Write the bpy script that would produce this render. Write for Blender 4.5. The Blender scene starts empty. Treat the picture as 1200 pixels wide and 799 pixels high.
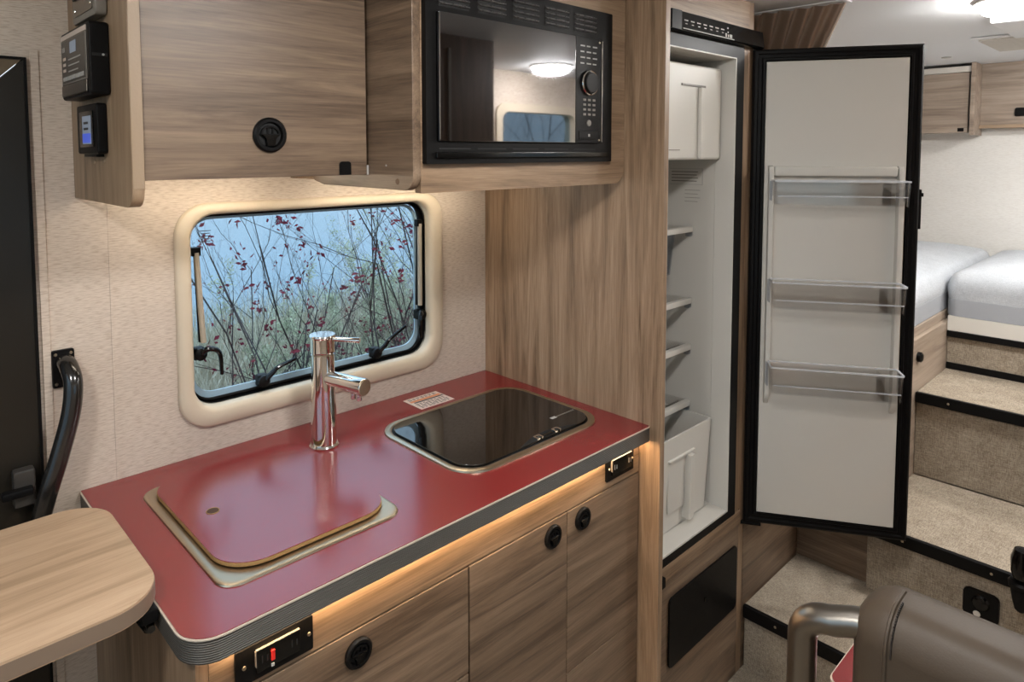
import bpy, bmesh, math, random
from mathutils import Vector, Matrix
random.seed(7)
S = bpy.context.scene
COL = S.collection
PI = math.pi

# ------------------------------------------------------------------ camera, world, exposure
def setup_camera():
    yaw, pitch, roll = 0.754903741, -0.0623193829, -0.00168938823
    f = Vector((math.sin(yaw)*math.cos(pitch), math.cos(yaw)*math.cos(pitch), math.sin(pitch)))
    r = Vector((math.cos(yaw), -math.sin(yaw), 0)); u = r.cross(f)
    c, s = math.cos(roll), math.sin(roll)
    r2 = c*r + s*u; u2 = -s*r + c*u
    m = Matrix(((r2.x, u2.x, -f.x), (r2.y, u2.y, -f.y), (r2.z, u2.z, -f.z))).to_4x4()
    m.translation = (-1.40634, -1.52053, 1.57045)
    cd = bpy.data.cameras.new('camera'); co = bpy.data.objects.new('camera', cd); COL.objects.link(co)
    co.matrix_world = m
    cd.sensor_fit = 'HORIZONTAL'; cd.sensor_width = 36.0; cd.lens = 795.08/1200*36
    cd.shift_x = (600-574.72)/1200; cd.shift_y = (229.58-399.5)/1200
    cd.clip_start = 0.02; cd.clip_end = 500
    S.camera = co
setup_camera()
S.view_settings.view_transform = 'Standard'; S.view_settings.look = 'None'
S.view_settings.gamma = 1.0; S.view_settings.use_curve_mapping = False
S.view_settings.exposure = 0.68
SKY = 1.05; LAMP = 84.0; LED = 26.0; LED2 = 46.0
def srgb(r, g, b):
    f = lambda c: (c/255/12.92) if c/255 <= .04045 else ((c/255+.055)/1.055)**2.4
    return (f(r), f(g), f(b), 1)
def setup_world():
    w = bpy.data.worlds.new('overcast_sky'); S.world = w; w.use_nodes = True
    n = w.node_tree.nodes; l = w.node_tree.links
    bg = n['Background']
    tc = n.new('ShaderNodeTexCoord'); sp = n.new('ShaderNodeSeparateXYZ'); cr = n.new('ShaderNodeValToRGB')
    l.new(tc.outputs['Generated'], sp.inputs[0]); l.new(sp.outputs['Z'], cr.inputs[0]); l.new(cr.outputs[0], bg.inputs['Color'])
    cr.color_ramp.elements[0].color = (.86, .92, 1.0, 1); cr.color_ramp.elements[1].color = (.74, .85, 1.0, 1)
    # overcast sky: brighter towards the zenith
    mx = n.new('ShaderNodeMath'); mx.operation = 'MAXIMUM'; mx.inputs[1].default_value = 0.; l.new(sp.outputs['Z'], mx.inputs[0])
    ma = n.new('ShaderNodeMath'); ma.operation = 'MULTIPLY_ADD'; ma.inputs[1].default_value = 2.*SKY; ma.inputs[2].default_value = SKY
    l.new(mx.outputs[0], ma.inputs[0]); l.new(ma.outputs[0], bg.inputs['Strength'])
setup_world()

# ------------------------------------------------------------------ material helpers
def new_mat(name):
    m = bpy.data.materials.new(name); m.use_nodes = True
    nt = m.node_tree; b = nt.nodes['Principled BSDF']
    return m, nt, b
def plain(name, col, rough=.5, metal=0., bump=0., bscale=200., spec=.5, coat=0.):
    m, nt, b = new_mat(name)
    b.inputs['Base Color'].default_value = col; b.inputs['Roughness'].default_value = rough
    b.inputs['Metallic'].default_value = metal; b.inputs['Specular IOR Level'].default_value = spec
    b.inputs['Coat Weight'].default_value = coat
    tc = nt.nodes.new('ShaderNodeTexCoord'); no = nt.nodes.new('ShaderNodeTexNoise'); no.inputs['Scale'].default_value = bscale
    no.inputs['Detail'].default_value = 3
    nt.links.new(tc.outputs['Object'], no.inputs['Vector'])
    mr = nt.nodes.new('ShaderNodeMapRange'); mr.inputs['To Min'].default_value = max(0, rough-.04); mr.inputs['To Max'].default_value = min(1, rough+.04)
    nt.links.new(no.outputs['Fac'], mr.inputs['Value']); nt.links.new(mr.outputs[0], b.inputs['Roughness'])
    if bump:
        bp = nt.nodes.new('ShaderNodeBump'); bp.inputs['Strength'].default_value = bump; bp.inputs['Distance'].default_value = .002
        nt.links.new(no.outputs['Fac'], bp.inputs['Height']); nt.links.new(bp.outputs[0], b.inputs['Normal'])
    return m
def emis(name, col, s):
    m, nt, b = new_mat(name)
    b.inputs['Base Color'].default_value = col; b.inputs['Emission Color'].default_value = col; b.inputs['Emission Strength'].default_value = s
    return m
def wood(name, axis, dark, mid, light, rough=.42):
    m, nt, b = new_mat(name); N = nt.nodes; L = nt.links
    tc = N.new('ShaderNodeTexCoord'); oi = N.new('ShaderNodeObjectInfo'); va = N.new('ShaderNodeVectorMath'); va.operation = 'ADD'
    mu = N.new('ShaderNodeMath'); mu.operation = 'MULTIPLY'; mu.inputs[1].default_value = 37.
    L.new(oi.outputs['Random'], mu.inputs[0]); L.new(tc.outputs['Object'], va.inputs[0]); L.new(mu.outputs[0], va.inputs[1])
    def noise(sa, sc, det, dist, rg=.55):
        mp = N.new('ShaderNodeMapping'); s = [sc, sc, sc]; s[axis] = sa; mp.inputs['Scale'].default_value = s
        no = N.new('ShaderNodeTexNoise'); no.inputs['Scale'].default_value = 1; no.inputs['Detail'].default_value = det
        no.inputs['Roughness'].default_value = rg; no.inputs['Distortion'].default_value = dist
        L.new(va.outputs[0], mp.inputs[0]); L.new(mp.outputs[0], no.inputs['Vector']); return no
    a = noise(1.6, 24, 6, 1.1, .65); f = noise(9, 300, 3, 0, .7); g = noise(.5, 3.2, 2, .3)
    cr = N.new('ShaderNodeValToRGB'); e = cr.color_ramp.elements
    e[0].position = .30; e[0].color = dark; e[1].position = .72; e[1].color = light; q = cr.color_ramp.elements.new(.5); q.color = mid
    ad = N.new('ShaderNodeMath'); ad.operation = 'MULTIPLY_ADD'; ad.inputs[1].default_value = .40; L.new(f.outputs['Fac'], ad.inputs[0])
    ad2 = N.new('ShaderNodeMath'); ad2.operation = 'MULTIPLY_ADD'; ad2.inputs[1].default_value = .35; L.new(g.outputs['Fac'], ad2.inputs[0])
    sb = N.new('ShaderNodeMath'); sb.operation = 'SUBTRACT'; sb.inputs[1].default_value = .375
    L.new(a.outputs['Fac'], sb.inputs[0]); L.new(sb.outputs[0], ad.inputs[2]); L.new(ad.outputs[0], ad2.inputs[2]); L.new(ad2.outputs[0], cr.inputs[0])
    L.new(cr.outputs[0], b.inputs['Base Color']); b.inputs['Roughness'].default_value = rough
    bp = N.new('ShaderNodeBump'); bp.inputs['Strength'].default_value = .12; bp.inputs['Distance'].default_value = .001
    L.new(f.outputs['Fac'], bp.inputs['Height']); L.new(bp.outputs[0], b.inputs['Normal'])
    return m
WD = (srgb(102, 81, 61), srgb(139, 114, 90), srgb(163, 138, 113))
WDK = (srgb(80, 64, 50), srgb(113, 93, 75), srgb(138, 117, 96))
M = {}
M['wood_x'] = wood('oak_laminate_grain_along_x', 0, *WDK)
M['wood_y'] = wood('oak_laminate_grain_along_y', 1, *WDK)
M['wood_z'] = wood('oak_laminate_grain_along_z', 2, *WD)
M['wood_xl'] = wood('light_oak_grain_along_x', 0, *WD)
M['table'] = wood('pale_oak_table_laminate', 0, srgb(150, 124, 98), srgb(174, 146, 118), srgb(190, 162, 134), .35)
M['wood_pale'] = wood('pale_oak_grain_along_y', 1, srgb(120, 106, 94), srgb(148, 133, 119), srgb(168, 153, 138))
M['wood_pale_x'] = wood('pale_oak_grain_along_x', 0, srgb(126, 110, 96), srgb(154, 138, 122), srgb(174, 158, 142))
M['leaf_edge'] = plain('grey_brown_edge_band', srgb(124, 106, 90), .45)
M['edge_wood'] = plain('wood_edge_band', srgb(152, 130, 106), .45, bump=.1)

def fabric_wall(name, base, dash, ax=0):
    m, nt, b = new_mat(name); N = nt.nodes; L = nt.links
    tc = N.new('ShaderNodeTexCoord'); geo = N.new('ShaderNodeNewGeometry')
    def noise(s, det):
        mp = N.new('ShaderNodeMapping'); mp.inputs['Scale'].default_value = s
        no = N.new('ShaderNodeTexNoise'); no.inputs['Scale'].default_value = 1; no.inputs['Detail'].default_value = det
        L.new(geo.outputs['Position'], mp.inputs[0]); L.new(mp.outputs[0], no.inputs['Vector']); return no
    s = [60, 60, 520]
    a = noise(s, 2); c = noise((3, 3, 6), 3)
    cr = N.new('ShaderNodeValToRGB'); e = cr.color_ramp.elements
    e[0].position = .34; e[0].color = dash; e[1].position = .56; e[1].color = base
    mx = N.new('ShaderNodeMixRGB'); mx.blend_type = 'MULTIPLY'; mx.inputs['Fac'].default_value = .18
    L.new(a.outputs['Fac'], cr.inputs[0]); L.new(cr.outputs[0], mx.inputs[1]); L.new(c.outputs['Fac'], mx.inputs[2])
    L.new(mx.outputs[0], b.inputs['Base Color']); b.inputs['Roughness'].default_value = .6
    bp = N.new('ShaderNodeBump'); bp.inputs['Strength'].default_value = .25; bp.inputs['Distance'].default_value = .001
    L.new(a.outputs['Fac'], bp.inputs['Height']); L.new(bp.outputs[0], b.inputs['Normal'])
    return m
M['wall'] = fabric_wall('grasscloth_wall', srgb(214, 200, 185), srgb(190, 173, 156))
M['wall_white'] = fabric_wall('white_wall', srgb(226, 224, 219), srgb(216, 213, 207))
M['ceil'] = plain('white_ceiling', srgb(224, 226, 228), .6, bump=.05)
def carpet(name, a_, b_, c_):
    m, nt, b = new_mat(name); N = nt.nodes; L = nt.links
    geo = N.new('ShaderNodeNewGeometry')
    def noise(s, det=1):
        mp = N.new('ShaderNodeMapping'); mp.inputs['Scale'].default_value = s
        no = N.new('ShaderNodeTexNoise'); no.inputs['Scale'].default_value = 1; no.inputs['Detail'].default_value = det
        L.new(geo.outputs['Position'], mp.inputs[0]); L.new(mp.outputs[0], no.inputs['Vector']); return no
    p = noise((70, 560, 560)); q = noise((560, 70, 560)); q3 = noise((560, 560, 70)); r = noise((14, 14, 14), 3)
    a0 = N.new('ShaderNodeMath'); a0.operation = 'ADD'; L.new(p.outputs['Fac'], a0.inputs[0]); L.new(q.outputs['Fac'], a0.inputs[1])
    ad = N.new('ShaderNodeMath'); ad.operation = 'ADD'; L.new(a0.outputs[0], ad.inputs[0]); L.new(q3.outputs['Fac'], ad.inputs[1])
    hf = N.new('ShaderNodeMath'); hf.operation = 'MULTIPLY_ADD'; hf.inputs[1].default_value = .28; L.new(ad.outputs[0], hf.inputs[0])
    m2 = N.new('ShaderNodeMath'); m2.operation = 'MULTIPLY'; m2.inputs[1].default_value = .16; L.new(r.outputs['Fac'], m2.inputs[0]); L.new(m2.outputs[0], hf.inputs[2])
    cr = N.new('ShaderNodeValToRGB'); e = cr.color_ramp.elements
    e[0].position = .36; e[0].color = a_; e[1].position = .64; e[1].color = c_; k = e.new(.5); k.color = b_
    L.new(hf.outputs[0], cr.inputs[0]); L.new(cr.outputs[0], b.inputs['Base Color']); b.inputs['Roughness'].default_value = .95
    b.inputs['Specular IOR Level'].default_value = .1
    bp = N.new('ShaderNodeBump'); bp.inputs['Strength'].default_value = .5; bp.inputs['Distance'].default_value = .002
    L.new(ad.outputs[0], bp.inputs['Height']); L.new(bp.outputs[0], b.inputs['Normal'])
    return m
M['carpet'] = carpet('woven_tan_carpet', srgb(108, 97, 84), srgb(146, 134, 118), srgb(178, 167, 150))
M['bedding'] = carpet('grey_blue_woven_blanket', srgb(164, 167, 172), srgb(182, 186, 191), srgb(198, 202, 206))

M['red'] = plain('red_laminate', srgb(122, 31, 34), .20, bump=.02, bscale=500, spec=1.)
M['red'].node_tree.nodes['Principled BSDF'].inputs['IOR'].default_value = 1.52
def ribbed(name, col):
    m, nt, b = new_mat(name); N = nt.nodes; L = nt.links
    geo = N.new('ShaderNodeNewGeometry'); sp = N.new('ShaderNodeSeparateXYZ'); L.new(geo.outputs['Position'], sp.inputs[0])
    mu = N.new('ShaderNodeMath'); mu.operation = 'MULTIPLY'; mu.inputs[1].default_value = 2*PI/.0034; L.new(sp.outputs['Z'], mu.inputs[0])
    si = N.new('ShaderNodeMath'); si.operation = 'SINE'; L.new(mu.outputs[0], si.inputs[0])
    bp = N.new('ShaderNodeBump'); bp.inputs['Strength'].default_value = .8; bp.inputs['Distance'].default_value = .0015
    L.new(si.outputs[0], bp.inputs['Height']); L.new(bp.outputs[0], b.inputs['Normal'])
    b.inputs['Base Color'].default_value = col; b.inputs['Roughness'].default_value = .45
    return m
M['band'] = ribbed('ribbed_charcoal_edging', srgb(80, 76, 70))
M['black'] = plain('black_plastic', srgb(15, 14, 14), .42, spec=.13)
M['black_gloss'] = plain('gloss_black_plastic', srgb(10, 10, 10), .14, spec=.4)
M['blackmetal'] = plain('black_enamel_tube', srgb(26, 24, 22), .18, spec=.7)
M['darkdoor'] = plain('black_door_metal', srgb(30, 26, 20), .34, spec=.35)
M['mirror'] = plain('dark_mirror_glass', (.24, .24, .25, 1), .02, metal=1.)
M['cookglass'] = plain('smoked_glass_lid', srgb(16, 15, 14), .03, spec=.9)
M['steel'] = plain('brushed_steel', srgb(184, 170, 148), .34, metal=1.)
M['chrome'] = plain('chrome', srgb(226, 224, 220), .05, metal=1.)
M['alu'] = plain('satin_aluminium', srgb(140, 134, 126), .32, metal=1.)
M['white_pl'] = plain('white_plastic', srgb(206, 202, 194), .42)
M['liner'] = plain('fridge_liner_white', srgb(200, 196, 188), .45, bump=.02)
M['grey_pl'] = plain('grey_plastic', srgb(120, 114, 106), .45)
M['beige'] = plain('beige_window_trim', srgb(206, 192, 170), .42)
M['edge_line'] = plain('pale_edge_line', srgb(190, 176, 160), .4)
M['ply'] = plain('plywood_edge', srgb(150, 116, 70), .6, bump=.2, bscale=600)
M['red_sw'] = plain('red_switch', srgb(210, 40, 36), .35)
M['print'] = plain('grey_print', srgb(170, 168, 164), .6)
M['dark_print'] = plain('dark_print', srgb(60, 58, 60), .6)
M['orange'] = plain('orange_print', srgb(206, 130, 84), .6)
M['paper'] = plain('label_paper', srgb(206, 190, 178), .6)
M['leather'] = plain('taupe_leather', srgb(74, 63, 52), .48, bump=.12, bscale=300, spec=.2)
M['leather_seam'] = plain('dark_thread', srgb(40, 33, 28), .7)
M['curtain'] = plain('brown_curtain', srgb(146, 124, 106), .42, bump=.2, bscale=300)
M['louvre'] = plain('satin_dark_louvre', srgb(66, 64, 62), .28)
M['hole'] = plain('dark_recess', srgb(10, 10, 10), .7)
M['lcd'] = emis('lcd_blue', srgb(70, 90, 190), .35)
M['lcd2'] = emis('lcd_grey', srgb(140, 150, 165), .12)
M['lamp'] = emis('lamp_diffuser', (1., .98, .955, 1), LAMP)
M['led'] = emis('warm_led_strip', (1., .88, .70, 1), LED)
M['led2'] = emis('warm_led_strip_counter', (1., .70, .40, 1), LED2)
def thin_glass(name, tint, gloss, rough=.0):
    m = bpy.data.materials.new(name); m.use_nodes = True; nt = m.node_tree; nt.nodes.clear()
    o = nt.nodes.new('ShaderNodeOutputMaterial'); t = nt.nodes.new('ShaderNodeBsdfTransparent'); g = nt.nodes.new('ShaderNodeBsdfGlossy')
    t.inputs[0].default_value = tint; g.inputs['Roughness'].default_value = rough
    lw = nt.nodes.new('ShaderNodeLayerWeight'); lw.inputs[0].default_value = .3
    mu = nt.nodes.new('ShaderNodeMath'); mu.operation = 'MULTIPLY_ADD'; mu.inputs[1].default_value = gloss; mu.inputs[2].default_value = gloss*.4
    nt.links.new(lw.outputs['Fresnel'], mu.inputs[0])
    mx = nt.nodes.new('ShaderNodeMixShader'); nt.links.new(mu.outputs[0], mx.inputs[0]); nt.links.new(t.outputs[0], mx.inputs[1]); nt.links.new(g.outputs[0], mx.inputs[2])
    nt.links.new(mx.outputs[0], o.inputs[0]); return m
M['pane'] = thin_glass('tinted_acrylic_pane', (.60, .70, .755, 1), .10)
M['clear'] = thin_glass('clear_plastic', (.965, .965, .965, 1), .10, .08)
def frosted(name, col, alpha):
    m, nt, b = new_mat(name); b.inputs['Base Color'].default_value = col; b.inputs['Alpha'].default_value = alpha; b.inputs['Roughness'].default_value = .2; return m
M['clear_rim'] = frosted('frosted_plastic_rim', srgb(222, 224, 228), .45)
M['clear_edge'] = thin_glass('clear_plastic_edge', (.82, .84, .87, 1), .12, .1)

# ------------------------------------------------------------------ mesh helpers
ORG = {}
def mk(name, bm, mat, parent=None, label=None, cat=None, group=None, kind=None, smooth=True, ang=40):
    bmesh.ops.recalc_face_normals(bm, faces=bm.faces[:])
    xs = [v.co for v in bm.verts]
    lo = Vector((min(v.x for v in xs), min(v.y for v in xs), min(v.z for v in xs)))
    hi = Vector((max(v.x for v in xs), max(v.y for v in xs), max(v.z for v in xs)))
    c = (lo+hi)/2
    if parent is None: c.z = lo.z
    for v in bm.verts: v.co -= c
    me = bpy.data.meshes.new(name); bm.to_mesh(me); bm.free()
    if smooth:
        me.shade_smooth(); me.set_sharp_from_angle(angle=math.radians(ang))
    me.materials.append(M[mat] if isinstance(mat, str) else mat)
    o = bpy.data.objects.new(name, me); COL.objects.link(o)
    if smooth:
        wn = o.modifiers.new('weighted_normal', 'WEIGHTED_NORMAL'); wn.keep_sharp = True; wn.weight = 80
    o.location = c
    ORG[o.name] = c.copy()
    if parent is not None:
        o.parent = parent; o.location = c - ORG[parent.name]
    tag(o, label, cat, group, kind)
    return o
def tag(o, label=None, cat=None, group=None, kind=None):
    if label: o['label'] = label
    if cat: o['category'] = cat
    if group: o['group'] = group
    if kind: o['kind'] = kind
def thing(name, loc, label=None, cat=None, group=None, kind=None):
    o = bpy.data.objects.new(name, None); COL.objects.link(o); o.location = loc; o.empty_display_size = .05
    ORG[o.name] = Vector(loc); tag(o, label, cat, group, kind); return o
def B(): return bmesh.new()
def box(bm, x0, x1, y0, y1, z0, z1, bev=0., seg=2):
    r = bmesh.ops.create_cube(bm, size=1.0)
    vs = r['verts']
    for v in vs: v.co = Vector(((x0+x1)/2+v.co.x*(x1-x0), (y0+y1)/2+v.co.y*(y1-y0), (z0+z1)/2+v.co.z*(z1-z0)))
    if bev:
        es = list({e for v in vs for e in v.link_edges})
        bmesh.ops.bevel(bm, geom=es, offset=bev, segments=seg, affect='EDGES', profile=.5)
    return bm
def bx(*a, **k): return box(B(), *a, **k)
def rrect(u0, u1, v0, v1, r, seg=6):
    # r: one radius or (ll, lr, ur, ul)
    if not isinstance(r, (tuple, list)): r = (r,)*4
    pts = []
    for (cu, cv, a0, rr) in ((u0, v0, PI, r[0]), (u1, v0, 1.5*PI, r[1]), (u1, v1, 0, r[2]), (u0, v1, .5*PI, r[3])):
        su = 1 if cu == u0 else -1; sv = 1 if cv == v0 else -1
        if rr <= 1e-6: rr = 1e-5
        for i in range(seg+1):
            a = a0 + .5*PI*i/seg
            pts.append((cu+su*rr+rr*math.cos(a), cv+sv*rr+rr*math.sin(a)))
    return pts
def P3(ax, u, v, a):
    return {'x': (a, u, v), 'y': (u, a, v), 'z': (u, v, a)}[ax]
def prism(bm, pts, ax, a0, a1, bev=0., seg=2):
    lo = [bm.verts.new(P3(ax, u, v, a0)) for u, v in pts]; hi = [bm.verts.new(P3(ax, u, v, a1)) for u, v in pts]
    f0 = bm.faces.new(lo); f1 = bm.faces.new(hi); n = len(pts)
    for i in range(n): bm.faces.new((lo[i], lo[(i+1) % n], hi[(i+1) % n], hi[i]))
    if bev:
        es = list(f0.edges)+list(f1.edges)
        bmesh.ops.bevel(bm, geom=es, offset=bev, segments=seg, affect='EDGES', profile=.5)
    return bm
def loft(bm, loops, close=True, cap=False):
    L = [[bm.verts.new(p) for p in lp] for lp in loops]; n = len(L[0])
    for a, b in zip(L[:-1], L[1:]):
        for i in range(n if close else n-1): bm.faces.new((a[i], a[(i+1) % n], b[(i+1) % n], b[i]))
    if cap: bm.faces.new(L[0]); bm.faces.new(L[-1])
    return bm
def ring(bm, outer, inner, ax, a0, a1):
    o = lambda pts, a: [P3(ax, u, v, a) for u, v in pts]
    return loft(bm, [o(outer, a0), o(outer, a1), o(inner, a1), o(inner, a0), o(outer, a0)])
def tube(bm, pts, r, seg=10, cap=True):
    pts = [Vector(p) for p in pts]; n = len(pts)
    rs = r if isinstance(r, (list, tuple)) else [r]*n
    t0 = (pts[1]-pts[0]).normalized(); up = Vector((0, 0, 1)) if abs(t0.z) < .9 else Vector((1, 0, 0))
    nrm = t0.cross(up).normalized(); loops = []
    for i, p in enumerate(pts):
        t = (pts[min(i+1, n-1)]-pts[max(i-1, 0)]).normalized()
        nrm = (nrm - t*nrm.dot(t)).normalized(); bn = t.cross(nrm)
        loops.append([p+(nrm*math.cos(2*PI*k/seg)+bn*math.sin(2*PI*k/seg))*rs[i] for k in range(seg)])
    return loft(bm, loops, True, cap)
def spline(pts, n=8):
    P = [Vector(p) for p in pts]; P = [2*P[0]-P[1]]+P+[2*P[-1]-P[-2]]; out = []
    for i in range(1, len(P)-2):
        for k in range(n):
            t = k/n; a, b, c, d = P[i-1], P[i], P[i+1], P[i+2]
            out.append(.5*((2*b)+(-a+c)*t+(2*a-5*b+4*c-d)*t*t+(-a+3*b-3*c+d)*t**3))
    out.append(P[-2]); return out
def lathe(bm, prof, c, d=(0, 0, 1), seg=24):
    d = Vector(d).normalized(); u = d.orthogonal().normalized(); w = d.cross(u); c = Vector(c)
    loops = [[c+d*z+(u*math.cos(2*PI*k/seg)+w*math.sin(2*PI*k/seg))*max(r, 1e-4) for k in range(seg)] for r, z in prof]
    return loft(bm, loops, True, True)
def torus(bm, c, d, R, r, seg=28, s2=8):
    d = Vector(d).normalized(); u = d.orthogonal().normalized(); w = d.cross(u); c = Vector(c); loops = []
    for k in range(seg+1):
        a = 2*PI*k/seg; e = u*math.cos(a)+w*math.sin(a)
        loops.append([c+e*(R+r*math.cos(2*PI*j/s2))+d*(r*math.sin(2*PI*j/s2)) for j in range(s2)])
    loft(bm, loops); bmesh.ops.remove_doubles(bm, verts=bm.verts[:], dist=1e-6); return bm
def xform(bm, mat): bmesh.ops.transform(bm, matrix=mat, verts=bm.verts[:]); return bm

# ------------------------------------------------------------------ room shell
X0, X1, Y0, ZC = -2.45, 2.66, -2.06, 2.0
mk('floor', bx(X0, X1, Y0, .05, -.06, 0), 'carpet', label='tan woven carpet floor of the camper', kind='structure')
mk('ceiling', bx(X0, X1, Y0, .05, ZC, ZC+.05), 'ceil', label='smooth white camper ceiling', kind='structure')
def wall_with_hole(name, ax, a0, a1, u0, u1, v0, v1, holes, mat, label):
    bm = B(); us = sorted({u0, u1, *[h[0] for h in holes], *[h[1] for h in holes]})
    for a, b in zip(us[:-1], us[1:]):
        hs = sorted([h for h in holes if h[0] <= a+1e-6 and h[1] >= b-1e-6], key=lambda h: h[2]); z = v0
        for h in hs+[None]:
            top = h[2] if h else v1
            if top > z:
                if ax == 'y': box(bm, a, b, a0, a1, z, top)
                else: box(bm, a0, a1, a, b, z, top)
            if h: z = h[3]
    return mk(name, bm, mat, label=label, kind='structure', smooth=False)
GX0, GX1, GZ0, GZ1 = -.878, -.222, 1.004, 1.437     # galley window opening
wb = wall_with_hole('wall_back', 'y', 0, .05, X0, X1, 0, ZC, [(GX0-.002, GX1+.002, GZ0-.002, GZ1+.002), (-1.86, -1.17, 0, 1.742)], 'wall', 'beige grasscloth wall behind the galley counter')
OW = (1.02, 1.62, 1.30, 1.80)                         # opposite bunk window
OW2 = (-1.35, -.25, 1.05, 1.62)                       # opposite dinette window
wall_with_hole('wall_opposite', 'y', Y0-.05, Y0, X0, X1, 0, ZC, [OW, OW2], 'wall', 'beige wall opposite the galley')
FW = (-1.95, -.15, .85, 1.88)  # windscreen opening, out of view, enlarged for more daylight from the front
wall_with_hole('wall_front', 'x', X0-.05, X0, Y0, .05, 0, ZC, [FW], 'wall', 'beige front wall of the camper')
RW = (-1.95, -1.25, 1.2, 1.68)  # rear opening, out of view, sized to bring daylight onto the bed
wall_with_hole('wall_rear', 'x', X1, X1+.05, Y0, .05, 0, ZC, [RW], 'wall_white', 'white textured rear wall above the bed')
mk('trim_1', bx(-1.156, -1.142, -.004, 0, .2, 1.765, bev=.0015), 'wall', label='thin vertical wall trim strip beside the entry door', kind='structure')
mk('trim_2', bx(-1.036, -1.031, -.0015, 0, .86, 1.49), 'wall', label='thin vertical wall seam left of the window', kind='structure')

def simple_window(name, ax, a, rect, label):
    t = thing(name, P3(ax, (rect[0]+rect[1])/2, rect[2], a) if ax == 'y' else (a, (rect[0]+rect[1])/2, rect[2]), label, kind='structure')
    o = rrect(rect[0]-.03, rect[1]+.03, rect[2]-.03, rect[3]+.03, .06); i = rrect(rect[0]+.012, rect[1]-.012, rect[2]+.012, rect[3]-.012, .05)
    mk('window_frame', ring(B(), o, i, ax, a-.012, a+.062), 'beige', t)
    mk('pane', prism(B(), rrect(rect[0]+.002, rect[1]-.002, rect[2]+.002, rect[3]-.002, .05), ax, a+.02, a+.026), 'pane', t)
    return t
simple_window('window_2', 'y', Y0-.05, OW, 'small window over the bunk on the opposite wall')
simple_window('window_3', 'y', Y0-.05, OW2, 'wide window on the opposite wall')
simple_window('window_4', 'x', X0-.05, FW, 'unseen front windscreen enlarged to let in more daylight')
simple_window('window_5', 'x', X1, RW, 'unseen rear window sized to brighten the bed')

# ---- galley window
def galley_window():
    t = thing('window_1', ((GX0+GX1)/2, 0, GZ0), 'rounded galley window with beige frame and black latches', kind='structure')
    def lp(off, y, r, kx=(1, 1, 1, 1)): return [P3('y', u, v, y) for u, v in rrect(GX0-off*kx[0], GX1+off*kx[1], GZ0-off*kx[2], GZ1+off*kx[3], max(.012, r), 8)]
    prof = [(.038, 0, .072), (.038, -.008, .072), (.034, -.014, .070), (.022, -.018, .066), (.010, -.018, .060), (.002, -.013, .056), (0, -.004, .055), (0, .018, .055)]
    mk('window_frame', loft(B(), [lp(*p, kx=(.85, 1.25, 1.15, .68)) for p in prof]), 'beige', t, ang=60)
    bm = B(); loft(bm, [lp(0, .012, .055), lp(0, .052, .055)])
    mk('reveal', bm, 'black', t)
    bm = B(); loft(bm, [lp(0, .030, .055), lp(-.005, .027, .05), lp(-.008, .029, .047), lp(-.008, .036, .047)])
    mk('seal', bm, 'black', t)
    pr = rrect(GX0+.002, GX1-.002, GZ0+.002, GZ1-.002, .054, 8)
    mk('pane', prism(B(), pr, 'y', .040, .045), 'pane', t)
    # pale blue bonded border of the acrylic pane
    bm = B(); ring(bm, rrect(GX0+.008, GX1-.012, GZ0+.004, GZ1-.008, .05, 8), rrect(GX0+.014, GX1-.022, GZ0+.022, GZ1-.014, .045, 8), 'y', .034, .039)
    mk('pane_border', bm, plain('blue_grey_pane_border', srgb(150, 178, 196), .25), t)
    # stays and latches
    for (xa, za, xb, zb) in ((-.858, 1.352, -.850, 1.15), (-.238, 1.372, -.244, 1.14)):
        bm = B(); tube(bm, [(xa, .016, za), (xb, .008, zb)], .0065, 8); st = mk('stay_arm', bm, plain('grey_stay_arm', srgb(168, 158, 142), .35), t)
        bm = B(); tube(bm, [(xa, .024, za+.003), (xb-.004, .018, zb)], .004, 6); mk('stay_rod', bm, 'black', st)
        mk('stay_bracket', bx(xa-.010, xa+.010, .012, .030, za-.008, za+.012, bev=.003), 'black', st)
    def latch(x, z, pts, name='latch'):
        bm = B(); box(bm, x-.012, x+.012, .010, .032, z-.014, z+.014, bev=.004)
        lathe(bm, [(.004, -.002), (.014, 0), (.014, .010), (.006, .014)], (x, .012, z), (0, -1, 0), 12)
        lo = mk(name, bm, 'black', t)
        bm = B(); p = spline([(x+a, y-.014, z+b) for a, b, y in pts], 5); tube(bm, p, [.0075-.0035*i/(len(p)-1) for i in range(len(p))], 8)
        mk('latch_lever', bm, 'black_gloss', lo)
    latch(-.858, 1.125, [(0, 0, .02), (.015, .012, .008), (.035, .0, .002), (.040, -.05, .004)])
    latch(-.712, 1.030, [(0, 0, .02), (.02, .02, .012), (.03, .03, .008), (.075, .042, .006)])
    latch(-.392, 1.032, [(0, 0, .02), (.022, .02, .012), (.032, .034, .008), (.085, .062, .006)])
    latch(-.240, 1.112, [(0, 0, .02), (-.012, .01, .008), (-.018, -.02, .003), (-.016, -.06, .006)])
    # etched mark near the top left corner of the pane
    bm = B()
    for k in range(5): box(bm, -.843+.004*(k % 2), -.815-.003*(k % 3), .0385, .0396, 1.396-.006*k, 1.3975-.006*k)
    mk('etched_mark', bm, 'dark_print', t)
    return t
galley_window()

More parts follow.
